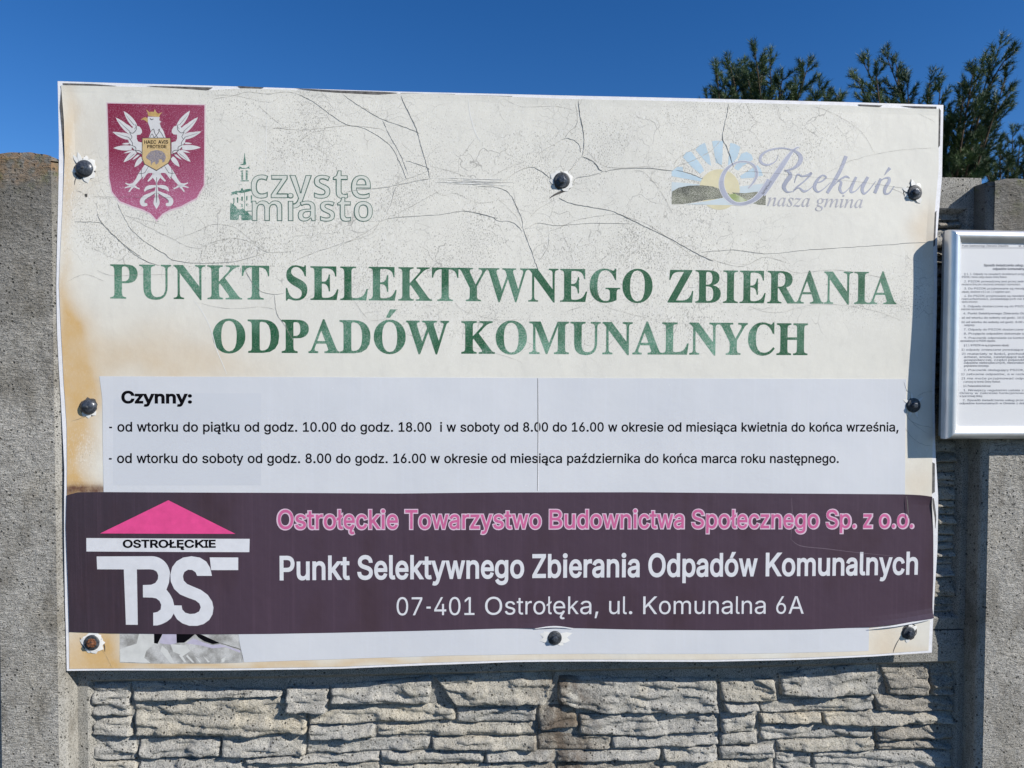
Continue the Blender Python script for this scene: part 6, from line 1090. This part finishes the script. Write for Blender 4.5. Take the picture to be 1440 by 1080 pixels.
NL = [  # (x, baseline y, text, bold, right end or None)
 (1353, 347, 'Punkt Selektywnego Zbierania Odpadów              str. 1', .0, 1440, 2.8),
 (1383.5, 374.6, 'Sposób świadczenia usług przez punkt selektywnego zbierania', .018, 1512, 3.4), (1396, 379.6, 'odpadów komunalnych na terenie Gminy Rzekuń', .018, 1500, 3.4),
 (1356, 386.6, '§ 1. 1. Odpady na zasadach określonych przyjmowane będą przez punkt od mieszkańców', 0, 1533, 0), (1352.5, 390.8, '(PSZOK) z terenu całego obszaru Gminy Rzekuń.', 0, 1416, 0),
 (1356, 397, '2. PSZOK prowadzony jest przez jednostkę wskazaną w umowie zawartej', 0, 1533, 0), (1352.5, 401.2, 'mieszkańców Gminy tylko z nieruchomości zamieszkałych i niezamieszkałych.', 0, 1435, 0),
 (1356, 407, '3. Do PSZOK przyjmowane są nieodpłatnie odpady zebrane selektywnie', 0, 1533, 0), (1352.5, 411.6, 'odpady, określone w § 2 ust. 1 z wyjątkiem opon.', 0, 1421, 0),
 (1356, 417.4, '4. Do PSZOK przyjmowane są nieodpłatnie odpady zebrane przez właścicieli', 0, 1533, 0), (1352.5, 421.6, 'nieruchomości, posiadających na terenie Gminy umowę na odbiór', 0, 1533, 0), (1352.5, 425.6, 'odpadów komunalnych.', 0, 1375, 0),
 (1355, 432, '5. Odpady dostarczone są do PSZOK transportem własnym na koszt', 0, 1533, 0), (1351.5, 436, 'właściciela nieruchomości.', 0, 1384, 0),
 (1355, 442, '6. Punkt Selektywnego Zbierania Odpadów Komunalnych czynny jest:', .006, 1533, 0), (1352.5, 448, 'a) od wtorku do soboty od godz. 10.00 do godz. 18.00 w okresie letnim', .006, 1530, 0), (1352.5, 454.2, 'b) od wtorku do soboty od godz. 8.00 do godz. 16.00 w okresie zimowym', .006, 1530, 0), (1356, 458.4, 'następnego.', 0, 1371, 0),
 (1355.5, 464.6, '7. Odpady do PSZOK dostarczane są w godzinach otwarcia punktu.', 0, 1533, 0), (1355.5, 470.4, '8. Przyjęcie odpadów dokonuje upoważniony pracownik PSZOK', .006, 1533, 0),
 (1356, 476.4, '9. Pracownik odpowiada za kontrolę ich po wcześniejszym ważeniu', 0, 1533, 0), (1350.5, 480.6, 'wprowadzonych na PSZOK odpadów.', .006, 1400, 0), (1355.5, 486.8, '§ 2. 1. W PSZOK nie są przyjmowane odpady:', .008, 1419, 0),
 (1352, 493, '1) odpady zmieszane powstające w gospodarstwach domowych', 0, 1533, 0), (1352.5, 498.8, '2) materiały w ilości, pochodzące z działalności, papa,', .004, 1533, 0), (1355.5, 503.2, 'azbest, smoła, zawierające substancje gazowe, wybuchowe', .004, 1533, 0), (1355.5, 507.4, 'gospodarczej, części pojazdów i pozostałości remontowe', .004, 1533, 0), (1355.5, 511.4, 'odpadów niebezpiecznych, nieoznakowanych, w szczelnych opakowaniach', .006, 1533, 0), (1355.5, 515.6, 'gospodarstwa domowego.', .006, 1391, 0),
 (1355.5, 521.6, '2. Pracownik obsługujący PSZOK, zapewnia odpowiednie warunki', 0, 1533, 0), (1351.5, 527.4, '1) zebranie odpadów, a w razie potrzeby ich oznakowanie', 0, 1533, 0), (1352, 533.4, '2) nie może przyjmować odpadów w sposób niezgodny', 0, 1533, 0), (1355, 538, 'z umową na terenie Gminy Rzekuń.', 0, 1407, 0),
 (1355, 544, '§ 3. Postanowienia końcowe', .008, 1393, 0), (1355, 550, '1. Niniejszy regulamin ustala zasady pracy usług na terenie', 0, 1533, 0), (1349.5, 554, 'Gminy w zakresie funkcjonowania na ich od dnia wejścia', 0, 1533, 0), (1349.5, 558.2, 'w życie Uchwały Gminy.', .006, 1382, 0),
 (1354, 564, '2. Sposób świadczenia usług przez Punkt Selektywnego Zbierania', .004, 1533, 0), (1349.5, 568.4, 'odpadów komunalnych w Gminie z dniem ogłoszenia niniejszej uchwały.', .004, 1533, 0)]
for (xa2, yb, s_, bo, xe, cp) in NL:
    text('notice_line', 'sans', s_, (xa2, yb), (min(xe, 1519), yb-(xe-xa2)*.0004), cp or 2.8, .0003, small_print, notice, bold=bo*.6, widths=AR_B if bo > .01 else AR_W, y=PY, depth=lambda a, b: PY, maxlen=1)
strokes_depth = lambda a, b: PY
V, F = ribbon([(1352, 348.6, .5), (1420, 348.6, .5), (1519, 348.8, .5)])
decal('header_rule', [P(*V[0], PY), P(*V[-1], PY), P(*F[-1], PY), P(*F[0], PY)], [(0, 1, 2, 3)], .0003, small_print, notice, maxlen=1, depth=lambda a, b: PY)

# ------------------------------------------------------------------ pines behind the fence
nd = N('pine_needles', .55, .35); inf = nd.n('ShaderNodeObjectInfo')
nd.col(nd.mix(nd.ramp(nd.noise(1.6, 4, .6), .35, .65), (.024, .06, .028), (.10, .15, .05)))
bk = N('pine_bark', .9, .2); bk.col(bk.mix(bk.ramp(bk.noise(14, 4, .6, sc=(1, 1, .3)), .4, .65), (.05, .038, .028), (.13, .085, .055))); bk.bump(bk.noise(18, 4, sc=(1, 1, .3)), 1, .02)
def tube(V, F, pts, n=6):
    b = len(V)
    for i, (x, y, z, r) in enumerate(pts):
        a = pts[max(i-1, 0)]; c = pts[min(i+1, len(pts)-1)]
        d = Vector((c[0]-a[0], c[1]-a[1], c[2]-a[2])).normalized(); s = d.orthogonal().normalized(); t = d.cross(s)
        for k in range(n):
            q = s*math.cos(2*math.pi*k/n)*r+t*math.sin(2*math.pi*k/n)*r; V.append((x+q.x, y+q.y, z+q.z))
    for i in range(len(pts)-1):
        F += [(b+i*n+k, b+i*n+(k+1) % n, b+(i+1)*n+(k+1) % n, b+(i+1)*n+k) for k in range(n)]
def pine(base, label, limbs, ydep, seed, dens=1.0):
    rr = random.Random(seed); npr = np.random.default_rng(seed)
    bx, _ = P(base, 560, ydep)
    root = empty('pine_tree', (bx, ydep, 0), label, 'tree', 'pines behind the fence')
    V, F = [], []; shoots = []
    tops = [P(l[0][0], l[0][1], ydep) for l in limbs]; zt = max(t[1] for t in tops)
    tube(V, F, [(bx+.05*math.sin(z*1.3+seed), ydep+.05*math.cos(z), z, .13*(1-z/(zt+1.0))+.02) for z in np.linspace(0, zt, 14)], 9)
    for ln in limbs:
        dy = rr.uniform(-.8, .8); k = len(ln); pts = []
        for i, (a, b) in enumerate(ln):
            yy = ydep+dy*i/max(1, k-1); x, z = P(a, b, yy); pts.append((x, yy, z))
        sm_ = smoothline(pts, 6); n = len(sm_)
        x0, z0 = bx+.05*math.sin(sm_[0][2]*1.3+seed), max(.3, sm_[0][2]-.25)
        lead = [(x0, ydep, z0)]+sm_
        tube(V, F, [(*p, .022*(1-i/(n+1))+.003) for i, p in enumerate(lead)], 5)
        L = [0]
        for a, b in zip(sm_, sm_[1:]): L.append(L[-1]+math.dist(a, b))
        tot = L[-1]; t = .0
        while t < tot:
            j = min(n-2, max(0, next((q for q in range(n-1) if L[q+1] >= t), n-2)))
            p = Vector(sm_[j]).lerp(Vector(sm_[j+1]), (t-L[j])/max(1e-6, L[j+1]-L[j])); d = (Vector(sm_[j+1])-Vector(sm_[j])).normalized()
            f = t/tot; rem = tot-t
            ln_ = min(.34, .10+.34*rem)*rr.uniform(.55, 1.1)
            side = d.orthogonal().normalized(); side.rotate(Matrix.Rotation(rr.uniform(0, 2*math.pi), 3, d))
            tw = (d*rr.uniform(.75, 1.15)+side*rr.uniform(.75, 1.3)+Vector((0, 0, .12))).normalized()
            m_ = max(1, int(ln_/.075)); q = p.copy(); lastq = q.copy(); tp = [(*q, .007)]
            for s_ in range(m_):
                tw = (tw+Vector((0, 0, .07))+Vector([rr.uniform(-.12, .12) for _ in range(3)])).normalized(); q2 = q+tw*.075; tp.append((*q2, .004))
                shoots.append((q.copy(), tw.copy(), .085, .75))
                if rr.random() < .75*dens:
                    sd = tw.orthogonal().normalized(); sd.rotate(Matrix.Rotation(rr.uniform(0, 2*math.pi), 3, tw))
                    shoots.append((q2.copy(), (tw+sd*rr.uniform(.45, .8)+Vector((0, 0, .15))).normalized(), rr.uniform(.07, .13), 1))
                q = q2
            shoots.append((q, (tw+Vector((0, 0, .2))).normalized(), rr.uniform(.09, .14), 1.1))
            if len(tp) > 1: tube(V, F, tp, 3)
            t += rr.uniform(.075, .14)/dens
        for s_ in range(3): shoots.append((Vector(sm_[-1]), (d+Vector([rr.uniform(-.35, .35) for _ in range(3)])).normalized(), .15, 1.1))
    obj('trunk_and_limbs', V, F, bk.m, root, smooth=True)
    # needles: thin blades set round every shoot
    K = 46; S_ = len(shoots)
    p0 = np.repeat(np.array([s[0][:] for s in shoots]), K, 0); ax = np.repeat(np.array([s[1][:] for s in shoots]), K, 0); ln = np.repeat(np.array([s[2] for s in shoots]), K); sc = np.repeat(np.array([s[3] for s in shoots]), K)
    n = len(p0); rv = npr.normal(size=(n, 3)); rv -= (rv*ax).sum(1)[:, None]*ax; rv /= np.linalg.norm(rv, axis=1)[:, None]+1e-9
    ang = npr.uniform(.35, 1.05, n); dd = ax*np.cos(ang)[:, None]+rv*np.sin(ang)[:, None]
    st = p0+ax*(npr.uniform(0, 1, n)*ln)[:, None]; en = st+dd*(npr.uniform(.055, .085, n)*sc)[:, None]
    wd = np.cross(dd, npr.normal(size=(n, 3))); wd /= np.linalg.norm(wd, axis=1)[:, None]+1e-9; wd *= .0034
    co = np.stack([st+wd, st-wd, en], 1).reshape(-1, 3)-np.array([bx, ydep, 0])
    me = bpy.data.meshes.new('crown'); me.vertices.add(3*n); me.vertices.foreach_set('co', co.ravel().astype(np.float32)); me.loops.add(3*n); me.loops.foreach_set('vertex_index', np.arange(3*n, dtype=np.int32))
    me.polygons.add(n); me.polygons.foreach_set('loop_start', np.arange(0, 3*n, 3, dtype=np.int32)); me.update(calc_edges=True); me.materials.append(nd.m)
    o = bpy.data.objects.new('crown', me); C.objects.link(o); o.parent = root
    return n
pine(1075, 'dense rounded pine rising above the sign, left of the other pines', [
 [(1080, 400), (1075, 200), (1062, 74)], [(1078, 300), (1045, 170), (1026, 90)], [(1078, 300), (1022, 190), (1008, 104)], [(1075, 260), (1012, 195), (995, 140)], [(1080, 300), (1085, 160), (1082, 82)], [(1082, 300), (1112, 175), (1136, 94)],
 [(1085, 260), (1130, 180), (1152, 124)], [(1086, 240), (1150, 165), (1180, 134)], [(1078, 260), (1048, 150), (1042, 92)], [(1080, 240), (1095, 140), (1100, 112)], [(1076, 260), (1030, 160), (1018, 118)], [(1080, 230), (1060, 150), (1052, 112)], [(1078, 280), (1118, 190), (1120, 122)], [(1084, 240), (1140, 180), (1165, 140)], [(1076, 250), (1000, 190), (992, 160)],
 [(1079, 230), (1068, 150), (1072, 100)], [(1079, 230), (1030, 150), (1034, 105)], [(1079, 430), (1030, 380), (990, 330)], [(1079, 430), (1130, 380), (1180, 340)], [(1079, 380), (1150, 320), (1200, 260)], [(1079, 380), (1000, 320), (960, 260)]], 8.0, 4, 1.5)
pine(1335, 'tall open pine with one long branch sweeping up to the right', [
 [(1335, 420), (1345, 260), (1372, 160), (1406, 64)], [(1340, 330), (1372, 180), (1392, 120), (1417, 78)], [(1340, 300), (1385, 190), (1420, 130)], [(1338, 280), (1355, 170), (1383, 86)], [(1340, 320), (1375, 230), (1414, 110)], [(1338, 300), (1350, 210), (1368, 105)],
 [(1338, 300), (1365, 225), (1390, 165)], [(1335, 380), (1290, 200), (1247, 80)], [(1330, 300), (1262, 180), (1215, 90)], [(1330, 300), (1275, 170), (1260, 90)], [(1330, 260), (1240, 170), (1205, 112)], [(1330, 290), (1285, 190), (1276, 118)], [(1333, 300), (1305, 180), (1308, 114)], [(1335, 300), (1318, 200), (1322, 128)],
 [(1336, 280), (1330, 200), (1345, 150)], [(1330, 300), (1250, 190), (1232, 105)], [(1335, 280), (1345, 200), (1355, 135)], [(1338, 330), (1362, 260), (1384, 196)], [(1338, 360), (1350, 280), (1362, 230)], [(1336, 360), (1345, 300), (1338, 240)], [(1330, 320), (1290, 240), (1270, 170)], [(1336, 420), (1290, 380), (1240, 330)], [(1336, 420), (1380, 380), (1430, 330)],
 [(1334, 300), (1328, 215), (1335, 175)], [(1338, 340), (1368, 250), (1372, 225)]], 7.4, 9, 1.05)
pine(1425, 'low bushy pine top at the right edge, above the notice', [
 [(1420, 420), (1423, 280), (1424, 190)], [(1420, 330), (1395, 260), (1376, 214)], [(1422, 330), (1408, 260), (1406, 212)], [(1425, 320), (1440, 250), (1446, 188)], [(1422, 330), (1390, 280), (1356, 238)], [(1422, 330), (1400, 280), (1385, 235)], [(1424, 320), (1430, 250), (1434, 205)],
 [(1424, 330), (1455, 270), (1470, 210)], [(1420, 330), (1370, 290), (1345, 248)], [(1422, 360), (1415, 290), (1418, 228)], [(1424, 360), (1405, 310), (1396, 262)], [(1424, 380), (1470, 320), (1500, 240)], [(1424, 330), (1480, 250), (1520, 160)]], 8.6, 17, 1.1)
